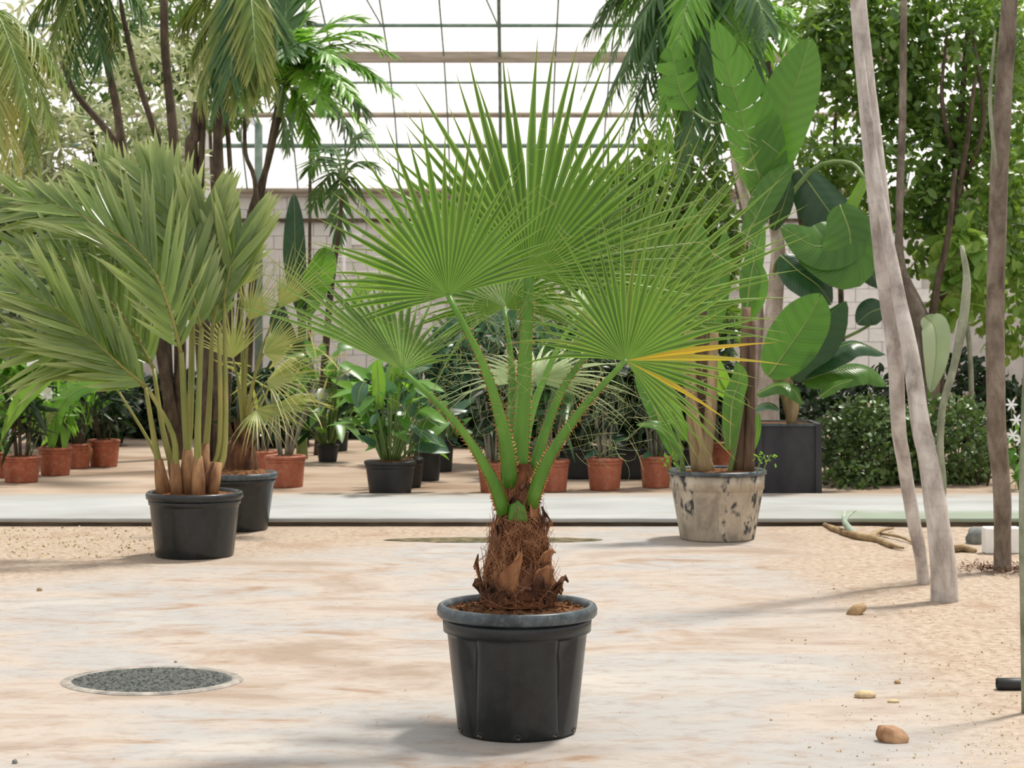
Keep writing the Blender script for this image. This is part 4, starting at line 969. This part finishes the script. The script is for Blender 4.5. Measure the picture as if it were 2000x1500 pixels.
palm('clustered_palm', 'clump of long bare palm stems spreading up behind the coconut palm', 17.5, [(348, 0), (268, 380), (240, 290), (226, 200), (200, 80), (184, -20)], [.12, .085, .08, .07, .06, .05], (180, -60),
     [(30, 100), (90, 130), (140, 150), (230, 70), (280, 20), (60, 30), (200, 120), (120, 60)], .44, ['areca_dark', 'olive_palm'], wid=.022, nl=26, hang=.6, arch=.15,
     extra=(([(320, 560), (322, 420), (318, 310), (290, 220), (262, 130), (232, -10)], [.08, .07, .06, .055, .05, .04]), ([(352, 560), (350, 420), (342, 300), (330, 180), (322, 90), (320, -20)], [.10, .09, .085, .08, .075, .07]), ([(242, 295), (205, 250), (150, 185), (120, 120)], [.06, .06, .055, .04])))
palm('drooping_palm', 'palm with thick yellow green hanging fronds at the edge of the pale shrub', 15.0, [(-150, 0), (-120, 500), (-70, 200)], [.14, .12, .1], (-50, 40),
     [(70, 325, -.5), (25, 330, -.7), (105, 260, -.4), (125, 165, -.2), (0, 300, -.9), (60, 230, -.8), (-20, 340, -.9), (90, 110, 0)], .34, ['olive_palm', 'straw', 'olive_palm'], wid=.018, nl=48, arch=.25, hang=.55, indiv=30)
palm('drooping_palm', 'tall palm with dark drooping fronds left of the tall banana leaves', 17.0, [(1500, 0), (1470, 500), (1440, 330), (1415, 100), (1405, -20)], [.12, .1, .09, .08, .08], (1402, -60),
     [(1145, 70, .2), (1150, 130, 0), (1180, 210, -.3), (1230, 270, -.4), (1290, 330, -.5), (1335, 330, -.6), (1390, 300, -.5), (1200, 20, 0), (1480, 180, -.7), (1500, 60, -.9), (1300, 200, -.8), (1360, 180, -.8), (1260, 120, -.6), (1450, 120, -.7), (1210, 150, -.5), (1240, 60, -.5), (1320, 100, -.9), (1170, 20, .1), (1350, 270, -.9)],
     .40, ['areca_dark', 'areca', 'areca_dark'], tmat='bark_brown', wid=.036, nl=30, arch=.22, hang=.45, indiv=22)
palm('feather_palm', 'green feather palm tops in the corner above the open branched tree', 18.5, [(1640, 0), (1560, 400), (1500, 120)], [.07, .06, .05], (1480, 60),
     [(1400, 60), (1420, 150), (1540, 20), (1560, 110), (1500, 190), (1450, -10)], .34, 'areca', wid=.034, nl=18, hang=.35)

palm('foxtail_palm', 'palm with short spiky dark green foxtail fronds against the white glazing', 20.5, [(1330, 0), (1345, 400), (1340, 150), (1335, 20)], [.12, .1, .09, .07], (1332, -40),
     [(1140, 75, 0), (1135, 190, .2), (1190, 130, -.3), (1215, 265, -.2), (1275, 310, -.5), (1345, 290, -.6), (1240, 190, -.6), (1300, 220, -.8), (1400, 240, -.4), (1200, 30, -.1), (1430, 120, 0)],
     .20, ['areca_dark', 'areca'], tmat='bark_brown', wid=.024, nl=46, arch=.25, hang=.1, indiv=26, a0=70, kind=STRAP_FLAT)
# pale shrubs and trees, upper left
leafy('pale_leaved_tree', 'tree with pale yellow green variegated leaves behind the bare palm stems', (P(150, 0, 20).x, 20, .03), tp(20, [(160, 600, 0), (190, 380, 0), (170, 200, 0)]), [.12, .1, .07, .04],
      [E(190, 300, 19.8, .75, .5, 1500), E(60, 390, 19.6, .6, .4, 1300), E(300, 340, 20, .5, .5, 900), E(330, 160, 20.2, .55, .5, 500), E(160, 60, 20.2, .8, .5, 400), E(30, 180, 19.8, .5, .6, 500)], (.09, .18), 'variegated', wl=.28, indiv=160)
leafy('broadleaf_tree', 'fine leaved green tree behind the hanging olive fronds', (P(420, 0, 26).x, 26, .03), tp(26, [(420, 500, 0), (410, 250, 0)]), [.1, .07, .04],
      [E(330, 80, 26, .85, .66, 1300), E(430, 170, 26, .55, .6, 700), E(200, 130, 26, .72, .6, 700)], (.11, .19), 'tree_leaf', wl=.32, indiv=80)
leafy('grey_leaved_shrub', 'silvery grey green shrub behind the lowest coconut fronds', (P(80, 0, 17).x, 17, .03), tp(17, [(100, 760, 0), (90, 640, 0)]), [.05, .04, .02],
      [E(60, 560, 16.9, .52, .32, 1000, .3), E(170, 500, 17.0, .4, .3, 600, .25), E(30, 640, 16.9, .35, .22, 400, .25), E(190, 620, 17.0, .3, .22, 300, .25)], (.07, .14), 'grey_shrub', wl=.4, indiv=160, cat='shrub')
leafy('dark_shrub', 'dark green shrub under the pale leaved tree', (P(5, 0, 18.6).x, 18.6, .03), tp(18.6, [(30, 700, 0), (40, 550, 0)]), [.06, .05, .03],
      [E(30, 490, 18.6, .4, .38, 900, .25), E(110, 635, 18.6, .5, .36, 900, .25)], (.07, .12), 'dark_leaf', indiv=60, cat='shrub')

# dark hedge row closing the back of the nursery floor
for k, (px, w_, y0, lab) in enumerate(((150, 130, 720, 'dark leafy hedge behind the old terracotta pots'), (330, 120, 730, 'dark leafy hedge behind the coconut palm stems'), (520, 130, 730, 'dark leafy hedge behind the bulb based palm'), (680, 110, 740, 'dark leafy hedge behind the lush broad leaved pot'),
                                   (960, 130, 720, 'dark leafy hedge behind the shaggy trunk palm'), (1140, 130, 700, 'dark leafy hedge behind the row of terracotta pots'), (1330, 130, 700, 'dark leafy hedge behind the beige pot'), (1500, 120, 700, 'dark leafy hedge behind the square planter'))):
    d = 19.3+1.3*(k % 2); zt = P(0, y0, d).z; ww = w_/F*d*.85
    leafy('dark_hedge', lab, (P(px, 0, d).x, d, .03), [Vector((P(px, 0, d).x, d, zt*.5)), Vector((P(px, 0, d).x, d, zt*.8))], [.05, .04, .02],
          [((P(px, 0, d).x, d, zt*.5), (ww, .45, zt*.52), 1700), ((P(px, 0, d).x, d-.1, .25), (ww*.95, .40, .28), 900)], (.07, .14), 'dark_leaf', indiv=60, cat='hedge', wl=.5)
leafy('leafy_shrub', 'mixed green shrub with bare twigs behind the right fan of the palm', (P(1290, 0, 18.0).x, 18.0, .03), tp(18.0, [(1290, 700, 0), (1300, 500, 0), (1310, 400, 0)]), [.07, .06, .04, .02],
      [E(1330, 330, 18.2, .45, .3, 380, .3), E(1250, 420, 17.8, .45, .45, 900), E(1360, 470, 17.8, .4, .5, 900), E(1200, 600, 17.8, .4, .4, 700), E(1330, 640, 17.8, .5, .4, 900), E(1100, 640, 18, .4, .35, 500)], (.08, .16), 'tree_leaf', cat='shrub', indiv=120)
leafy('leafy_shrub', 'bluish green shrub seen between the petioles of the fan palm', (P(960, 0, 16.9).x, 16.9, .03), tp(16.9, [(960, 760, 0), (965, 680, 0)]), [.06, .05, .03],
      [E(940, 700, 16.9, .4, .3, 420, .3), E(1060, 720, 16.9, .4, .3, 420, .3), E(850, 740, 16.9, .3, .25, 260, .3)], (.12, .24), 'broad_blue', cat='shrub', indiv=150, wl=.45)

# dark banana leaves against the block wall
bb = Vector((P(590, 0, 17.55).x, 17.55, .03))
T = thing('banana_plant', 'small banana plant with two dark upright leaves against the block wall', 'banana plant', bb)
stem(T, [bb]+tp(17.55, [(588, 750, 0), (590, 640, 0), (585, 600, 0)]), .05, .03, 'stem_green', 'stalk')
bl(17.55, [(590, 610, 0), (578, 520, 0), (576, 440, 0), (574, 380, .1)], 26, (-.2, -1, .1), 'banana_dark', fold=.35, curl=.1)
bl(17.55, [(590, 620, 0), (612, 560, 0), (632, 510, -.1), (640, 485, -.1)], 34, (.5, -1, .1), 'banana', fold=.3, curl=.1)
bl(17.55, [(580, 700, -.1), (550, 640, -.1), (548, 590, -.1)], 26, (-.3, -1, .2), 'banana_dark', fold=.3, curl=.1)

# ================================================================== pots beyond the path
def back_pot(px, by, rw, ty, label, mat, name='potted_plant', group=None, taper=.76, rim=None, extra_d=0):
    d = 1.30*F/(by-2-HY)+rw/2/F*14*.75; sc = F/d
    c = Vector((P(px, 0, d).x, d, .03)); h = P(0, ty, d).z-.03; r = rw/2/sc
    T = thing(name, label, 'potted plant', c, group)
    pot(T, c, r*taper, r*.93, r, h, h*.12, h*.10, mat, rim, 0, 36, fill=.015, mound=.02)
    return T, c, d, h
def wbox(c, b): return (c.x+b[0], c.x+b[1], c.y+b[2], c.y+b[3], b[4] if len(b) > 4 else 9)
def cane_plant(T, c, d, h, n, hh, spread, mat, kind=STRAPS, leaf=(.2, .4), wl=.12, nleaf=60, cm='cane', top=.5, box=None):
    r = random.Random(int(c.x*1000)); z = c.z+h-.02
    for k in range(n):
        a = r.random()*2*PI; b = c+Vector((math.cos(a)*.04, math.sin(a)*.03, 0)); b.z = z; s = spread*r.uniform(.3, 1)
        e = b+Vector((math.cos(a)*s, math.sin(a)*s*.6, hh*r.uniform(.6, 1)))
        stem(T, [b, b.lerp(e, .5)+Vector((0, 0, .03)), e], .009, .005, cm, 'cane', 6, 6)
    ctr = (c.x, c.y, z+hh*(.6+top*.5))
    A = clump([(ctr, (spread*1.8, spread*1.3, hh*.5), nleaf)], leaf, wl, .5, .2)
    place_leaves(confine(A, kind, wbox(c, box)) if box else A, kind, mat, T, 'leaf', nleaf)
def broad_plant(T, c, d, h, n, hh, spread, mats, leaf=(.14, .26), wl=.45, seed=0, box=None):
    r = random.Random(seed); z = c.z+h-.02
    for k in range(n):
        a = r.random()*2*PI; s = spread*math.sqrt(r.random()); zz = hh*r.uniform(.15, 1)*(1.05-.35*s/spread)
        b = c+Vector((math.cos(a)*.05, math.sin(a)*.04, 0)); b.z = z
        e = Vector((c.x+math.cos(a)*s, c.y+math.sin(a)*s*.8, z+zz))
        L = r.uniform(*leaf); up = r.uniform(-.7, .7)
        A = frames([tuple(e)], [(math.cos(a)*.8, math.sin(a)*.6-.15, up)], [(r.gauss(0, .3), -.5+r.gauss(0, .3), .8)], L, L*wl)
        if box: A = confine(A, HEART, wbox(c, box)); e = Vector(A[0, :, 3])
        stem(T, [b, b.lerp(e, .55)+Vector((0, 0, zz*.12)), e], .006, .0035, 'stem_green', 'leaf_stalk', 6, 5)
        place_leaves(A, HEART, r.choice(mats), T, 'leaf', 1)
# lush black pot in the middle and its row
T, c, d, h = back_pot(762, 968, 102, 899, 'lush broad leaved plant in a black pot at the edge of the path', 'black_dull', taper=.8)
broad_plant(T, c, d, h, 62, .74, .33, ['broad', 'broad', 'broad_blue', 'lime', 'broad'], (.14, .27), .45, 1, (-.5, .42, -.5, .16))
bl(d, [(738, 800, -.1), (740, 760, -.1), (738, 725, -.1), (736, 702, -.1)], 15, (0, -1, .1), 'lime', fold=.2, curl=.1)
bl(d, [(768, 800, .0), (770, 760, 0), (772, 725, 0), (775, 708, 0)], 14, (.1, -1, .1), 'lime', fold=.2, curl=.1)
bl(d, [(712, 745, -.12), (702, 765, -.15), (698, 795, -.16)], 19, (-.2, -1, .3), 'broad_blue', fold=.15, curl=.2)
bl(d, [(815, 838, -.15), (838, 848, -.2), (860, 868, -.22)], 12, (.1, -.7, .8), 'broad_blue', fold=.15, curl=.2)
bl(d, [(690, 600, .3), (705, 570, .3), (725, 552, .3), (742, 548, .3)], 20, (-.3, -1, .5), 'lime', fold=.2, curl=.1)
for k, (px, by, rw, ty, lab, hh) in enumerate(((790, 956, 78, 894, 'black pot of glossy leaves tucked behind the lush black pot', .5), (834, 942, 58, 872, 'small black pot of dark glossy leaves, second behind the lush pot', .4), (862, 924, 50, 858, 'small black pot of leaves, third behind the lush pot', .35), (660, 884, 44, 842, 'far black pot with a bushy green plant before the dark hedge', .55))):
    T, c, d, h = back_pot(px, by, rw, ty, lab, 'black_dull', taper=.82)
    broad_plant(T, c, d, h, 22, hh, .2 if k < 3 else .38, ['broad', 'broad_blue', 'dark_leaf'] if k < 3 else ['broad', 'lime', 'broad'], (.12, .22), .42, 10+k, ((-.3, .3, -.165, .25), (-.3, .3, -.27, .33), (-.3, .3, -.38, .13), (-.2, .34, -.2, .33))[k])
T, c, d, h = back_pot(640, 905, 46, 868, 'tall bushy lime green plant behind the lush black pot', 'black_dull')
broad_plant(T, c, d, h, 56, .95, .42, ['lime', 'broad', 'broad', 'dark_leaf'], (.16, .3), .4, 31, (-.36, .33, -.42, .20))
# row of terracotta pots
for k, (px, by, rw, ty, lab) in enumerate(((966, 966, 68, 902, 'terracotta pot of dark palm stems partly hidden by the fan palm'), (1078, 964, 70, 897, 'terracotta pot of dark palm stems right of the shaggy trunk'), (1181, 961, 73, 893, 'terracotta pot of thin grey canes in the middle of the gap'), (1281, 956, 66, 890, 'terracotta pot of dark leaves just left of the beige pot'))):
    T, c, d, h = back_pot(px, by, rw, ty, lab, 'terracotta', taper=.80)
    TB = (-.18, .18, -.26, .20)
    cane_plant(T, c, d, h, 12, .62, .10, ['dark_leaf', 'areca_dark', 'dark_leaf', 'dark_leaf'][k], leaf=(.22, .40), nleaf=80, box=TB)
    broad_plant(T, c, d, h, 6, .2, .14, ['broad_blue', 'dark_leaf'], (.08, .14), .5, 50+k, TB)
for k, (px, lab) in enumerate(((1030, 'black pot of dense dark foliage behind the shaggy trunk'), (1128, 'black pot of dense dark foliage between two terracotta pots'), (1232, 'black pot of dense dark foliage right of the grey cane pot'), (1345, 'black pot of dense dark foliage behind the beige pot stems'))):
    T, c, d, h = back_pot(px, 938, 96, 872, lab, 'black_dull', taper=.9)
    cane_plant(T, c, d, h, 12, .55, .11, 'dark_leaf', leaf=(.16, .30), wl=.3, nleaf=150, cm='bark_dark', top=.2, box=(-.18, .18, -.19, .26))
    broad_plant(T, c, d, h, 14, .25, .2, ['dark_leaf'], (.12, .2), .5, 150+k, (-.18, .18, -.19, .26))
T, c, d, h = back_pot(1405, 925, 52, 862, 'terracotta pot standing behind the beige pot', 'terracotta'); cane_plant(T, c, d, h, 8, .6, .12, 'dark_leaf', nleaf=40, box=(-.15, .15, -.25, .2))
T, c, d, h = back_pot(557, 955, 82, 889, 'terracotta pot of spreading bare grey canes near the path', 'terracotta', taper=.84); cane_plant(T, c, d, h, 16, .55, .22, 'straw', nleaf=40, leaf=(.2, .35), wl=.07, top=.9)
T, c, d, h = back_pot(512, 926, 60, 880, 'terracotta pot behind the pot of bare canes', 'terracotta'); cane_plant(T, c, d, h, 8, .5, .15, 'dark_leaf', nleaf=40)
# old terracotta pots on the left
for k, (px, by, rw, ty, lab) in enumerate(((42, 946, 78, 890, 'old terracotta pot with dark stems, first of the leaning row'), (108, 932, 68, 873, 'old terracotta pot with curling yellow leaf, second of the leaning row'), (153, 918, 52, 866, 'narrow old terracotta pot, third of the leaning row'), (203, 915, 64, 858, 'old terracotta pot nearest the coconut palm, last of the leaning row'), (-8, 937, 44, 882, 'old terracotta pot at the head of the leaning row'))):
    T, c, d, h = back_pot(px, by, rw, ty, lab, 'terra_old', taper=.8)
    cane_plant(T, c, d, h, 9, .38, .10, ['dark_leaf', 'areca', 'dark_leaf', 'dark_leaf', 'broad'][k], nleaf=46, leaf=(.16, .3), wl=.16, cm='bark_dark',
               box=((-.16, .30, -.30, .20), (-.30, .30, -.24, .20), (-.30, .07, -.30, .20), (-.07, .30, -.30, .25), (-.30, .12, -.10, .25))[k])
    if k == 0:
        bl(d, [(0, 870, -.1), (15, 830, -.15), (45, 780, -.2), (85, 740, -.2), (126, 718, -.2)], 26, (-.5, -1, .5), 'lime', fold=.25, curl=.1, prof=lambda t: max(.03, math.sin(PI*t**1.5)**.8))
        for fx, fy in ((92, 768), (64, 705)):
            stem(T, tp(d, [(60, 890, 0), (fx-6, 820, 0), (fx, fy, -.05)]), .005, .003, 'stem_green', 'flower_stalk', 6, 5)
            A = frames([tuple(P(fx, fy, d-.06))]*8, [(math.cos(t), -.5, math.sin(t)) for t in (2*PI*i/8 for i in range(8))], [(0, -1, .3)]*8, .06, .045); place_leaves(A, OVAL, 'flower', T, 'petal', 8)
    if k == 1:
        bl(d, [(100, 875, -.1), (110, 810, -.12), (140, 770, -.15), (185, 752, -.15), (222, 760, -.15)], 22, (-.3, -1, .7), 'areca', fold=.2, curl=.2)
        for q in range(4): bl(d, [(112-4*q, 800+8*q, -.14), (90-3*q, 815+6*q, -.16), (82+3*q, 860, -.17)], 5, (0, -1, .2), 'straw', fold=.2, curl=.1, n=8)
    if k == 2:
        bl(d, [(170, 868, -.12), (178, 880, -.16), (174, 905, -.17)], 4, (0, -1, .1), 'husk', fold=.2, curl=.1, n=8, rib_mat='husk')
leafy('leafy_shrub', 'light green airy plant behind the old terracotta pots', (P(150, 0, 17.8).x, 17.8, .03), tp(17.8, [(150, 820, 0), (150, 770, 0)]), [.04, .03, .02],
      [E(160, 770, 17.8, .35, .16, 220, .15), E(60, 760, 17.8, .3, .25, 220, .15), E(20, 700, 17.8, .25, .2, 200, .15)], (.12, .24), 'areca', wl=.28, cat='shrub', indiv=150)

# ================================================================== things on the ground
mc = G(297, 1330)
T = thing('drain_cover', 'dark round drain cover with pale worn ring set in the dusty floor', 'drain cover', mc)
def lens(r, a): return Vector((r*math.cos(a)*1.06, r*math.copysign(abs(math.sin(a))**1.12, math.sin(a))*.92, 0))
mb = MB(); mb.quadgrid([[mc+lens(r, 2*PI*k/64)+Vector((0, 0, z)) for k in range(64)] for r, z in ((.305, .001), (.298, .007), (.275, .008), (.268, .004))], True); mb.build('ring', 'iron', T)
mb = MB(); mb.quadgrid([[mc+lens(r, 2*PI*k/64)+Vector((0, 0, .0035)) for k in range(64)] for r in (.270, .18, .09, .002)], True); mb.build('plate', 'grate', T)
mb = MB(); r = random.Random(4)
for k in range(700):
    a = r.random()*2*PI; q = mc+lens(.26*math.sqrt(r.random()), a)+Vector((0, 0, .0035)); s = r.uniform(.004, .008); b = r.random()*PI; u = Vector((math.cos(b), math.sin(b), 0))*s; v = Vector((-u.y, u.x, 0))*.45
    o = len(mb.v); mb.v += [q-u-v, q+u-v, q+u+v, q-u+v, q+Vector((0, 0, s*.6))-u*.4, q+Vector((0, 0, s*.6))+u*.4]; mb.f += [(o, o+1, o+5, o+4), (o+2, o+3, o+4, o+5), (o+1, o+2, o+5), (o+3, o, o+4)]
mb.build('tread_studs', 'grate', T, smooth=False, kind='stuff')
mo = G(965, 1055)
mb = MB(); mb.quadgrid([[mo+Vector((r*math.cos(a)*.62*(1+.06*noise.noise(Vector((math.cos(a)*4, math.sin(a)*4, 1)))), r*math.sin(a)*.13*(1+.3*noise.noise(Vector((math.cos(a)*5, math.sin(a)*5, 7)))), .003+.006*(1-r)+.003*noise.noise(Vector((a*6, r*9, 3))))) for a in (2*PI*k/72 for k in range(72))] for r in (1, .9, .6, .3, .02)], True)
tag(mb.build('moss_patch', 'moss', None, org=mo), 'thin mossy damp patch on the floor behind the shaggy trunk', 'moss')
def rock(px, py, sx, sy, sz, mat, label, rz=0, seed=0, tilt=0, group=None, name='stone', cat='stone'):
    c = G(px, py); mb = MB(); n = 14; rows = []
    R = Matrix.Rotation(rz, 3, 'Z') @ Matrix.Rotation(tilt, 3, 'Y')
    for i in range(9):
        th = PI*i/8; row = []
        for j in range(n):
            a = 2*PI*j/n; v = Vector((math.sin(th)*math.cos(a), math.sin(th)*math.sin(a), math.cos(th)))
            k = 1+.22*noise.noise(v*1.6+Vector((seed, 0, 0)))+.10*noise.noise(v*4+Vector((seed, 5, 0)))
            v = Vector((v.x*sx, v.y*sy, v.z*sz))*k; row.append(c+R @ v+Vector((0, 0, sz*.55)))
        rows.append(row)
    mb.quadgrid(rows, True); return tag(mb.build(name, mat, None, org=c), label, cat, group)
rock(1672, 1200, .048, .030, .026, 'stone', 'tan oblong stone tilted up at the edge of the sand', .3, 1, -.5)
rock(1690, 1362, .036, .024, .016, 'stone_pale', 'pale rounded stone half sunk in the sand', .1, 2)
rock(1742, 1448, .056, .036, .030, 'stone_brown', 'brown stone with dark orange broken face', -.3, 3, .3)
rock(1745, 1372, .020, .012, .007, 'stone_pale', 'small flat pale stone beside the half sunk stone', 0, 4)
rock(1753, 1335, .012, .010, .008, 'stone', 'tiny tan pebble above the half sunk stone', 0, 5)
rock(77, 1154, .014, .012, .010, 'stone', 'small brown pebble on the floor before the coconut palm', 0, 6)
rock(29, 1491, .008, .008, .008, 'stone_grey', 'tiny round dark pebble on the dusty floor', 0, 7)
rock(343, 1294, .006, .006, .005, 'stone', 'tiny brown pebble beside the drain cover', 0, 8)
rock(1912, 1062, .075, .06, .062, 'stone_grey', 'grey stone wedged against the white block', 0, 9)
wb = G(1952, 1082)
T = MB(); T.box((wb.x-.075, wb.y, 0), (wb.x+.12, wb.y+.10, .14)); o = T.build('block', 'white_paint', None, org=wb, smooth=False)
bv = o.modifiers.new('bevel', 'BEVEL'); bv.width = .008; bv.segments = 2
tag(o, 'white painted block behind the speckled brown trunk', 'block')
# black pipe piece
q = G(1972, 1348); mb = MB(); rows = []
for r, x in ((.018, -.045), (.022, -.043), (.022, .08), (.018, .082), (.016, .08), (.016, -.043), (.018, -.045)):
    rows.append([q+Vector((x, math.cos(a)*r, .021+math.sin(a)*r)) for a in (2*PI*k/20 for k in range(20))])
mb.quadgrid(rows, True); tag(mb.build('pipe_piece', 'black_dull', None, org=q), 'short black plastic pipe piece lying on the sand', 'pipe')
# lichen covered dead branch by the kerb
q = G(1660, 1045)
T = thing('dead_branch', 'dead branch with pale green lichen lying by the kerb', 'branch', q)
def gp(*pts): return [G(x, y)+Vector((0, 0, z)) for x, y, z in pts]
trunk(T, gp((1610, 1028, .01), (1640, 1042, .015), (1668, 1052, .02), (1710, 1060, .02), (1740, 1070, .015), (1765, 1074, .01)), [.03, .04, .05, .045, .03, .012], 'twig', 'limb', 18, 8, .15, 3)
trunk(T, gp((1672, 1052, .01), (1660, 1048, .04), (1648, 1043, .08), (1650, 1038, .12)), [.05, .045, .03, .012], 'lichen', 'limb', 12, 8, .3, 4)
trunk(T, gp((1650, 1044, .07), (1658, 1040, .10), (1672, 1036, .12)), [.022, .018, .008], 'lichen', 'twig', 8, 6, .2, 9)
trunk(T, gp((1700, 1058, .02), (1720, 1046, .03), (1745, 1038, .02)), [.03, .024, .01], 'twig', 'twig', 8, 6, .1, 5)
trunk(T, gp((1715, 1046, .015), (1760, 1056, .02), (1790, 1068, .01)), [.018, .018, .01], 'twig', 'twig', 8, 6, .1, 6)
q = G(1890, 1078)
mb = MB(); mb.tube(gp((1850, 1078, .014), (1880, 1076, .016), (1905, 1080, .012)), [.02, .022, .012], 7); tag(mb.build('stick', 'twig', None, org=q), 'short brown stick lying between the grey and brown trunks', 'stick')
# clumps of crumbled earth at the kerb, and grit on the sand
mb = MB(); r = random.Random(6)
STONES = [(G(x, y), rr) for x, y, rr in ((1672, 1200, .07), (1690, 1362, .055), (1742, 1448, .085), (1745, 1372, .035), (1753, 1335, .025), (77, 1154, .03), (297, 1330, .34), (1972, 1348, .11), (1912, 1062, .12), (1010, 1427, .205), (380, 1085, .225), (462, 1034, .20), (1401, 1052, .23), (1843, 1176, .08), (1803, 1141, .05), (1957, 1114, .06))]
def grit(mb, c, s):
    if any((Vector((c.x, c.y, 0))-q).length < rr for q, rr in STONES): return
    o = len(mb.v); v = [Vector((r.gauss(0, 1), r.gauss(0, 1), r.gauss(0, .8))).normalized()*s*r.uniform(.7, 1.2) for _ in range(6)]
    mb.v += [c+x for x in v]; mb.f += [(o, o+2, o+4), (o+2, o+1, o+4), (o+1, o+3, o+4), (o+3, o, o+4), (o+2, o, o+5), (o+1, o+2, o+5), (o+3, o+1, o+5), (o, o+3, o+5)]
for k in range(900):
    px = r.uniform(1500, 2050); py = r.uniform(1120, 1500)
    if r.random() > (px-1480)/350: continue
    s = r.choice((.002, .003, .003, .004, .006)); grit(mb, G(px, py)+Vector((0, 0, s*.4)), s)
for k in range(500):
    px = r.uniform(-20, 300); py = r.uniform(1030, 1090)
    s = r.choice((.003, .004, .006, .010)); grit(mb, G(px, py)+Vector((0, 0, s*.4)), s)
for k in range(140):
    grit(mb, G(r.uniform(0, 2000), r.uniform(1070, 1500))+Vector((0, 0, .001)), r.choice((.0015, .0025, .004)))
tag(mb.build('gravel', 'stone_pale', None, smooth=False, kind='stuff'), 'scattered sand grit and crumbs of earth on the floor', 'gravel')
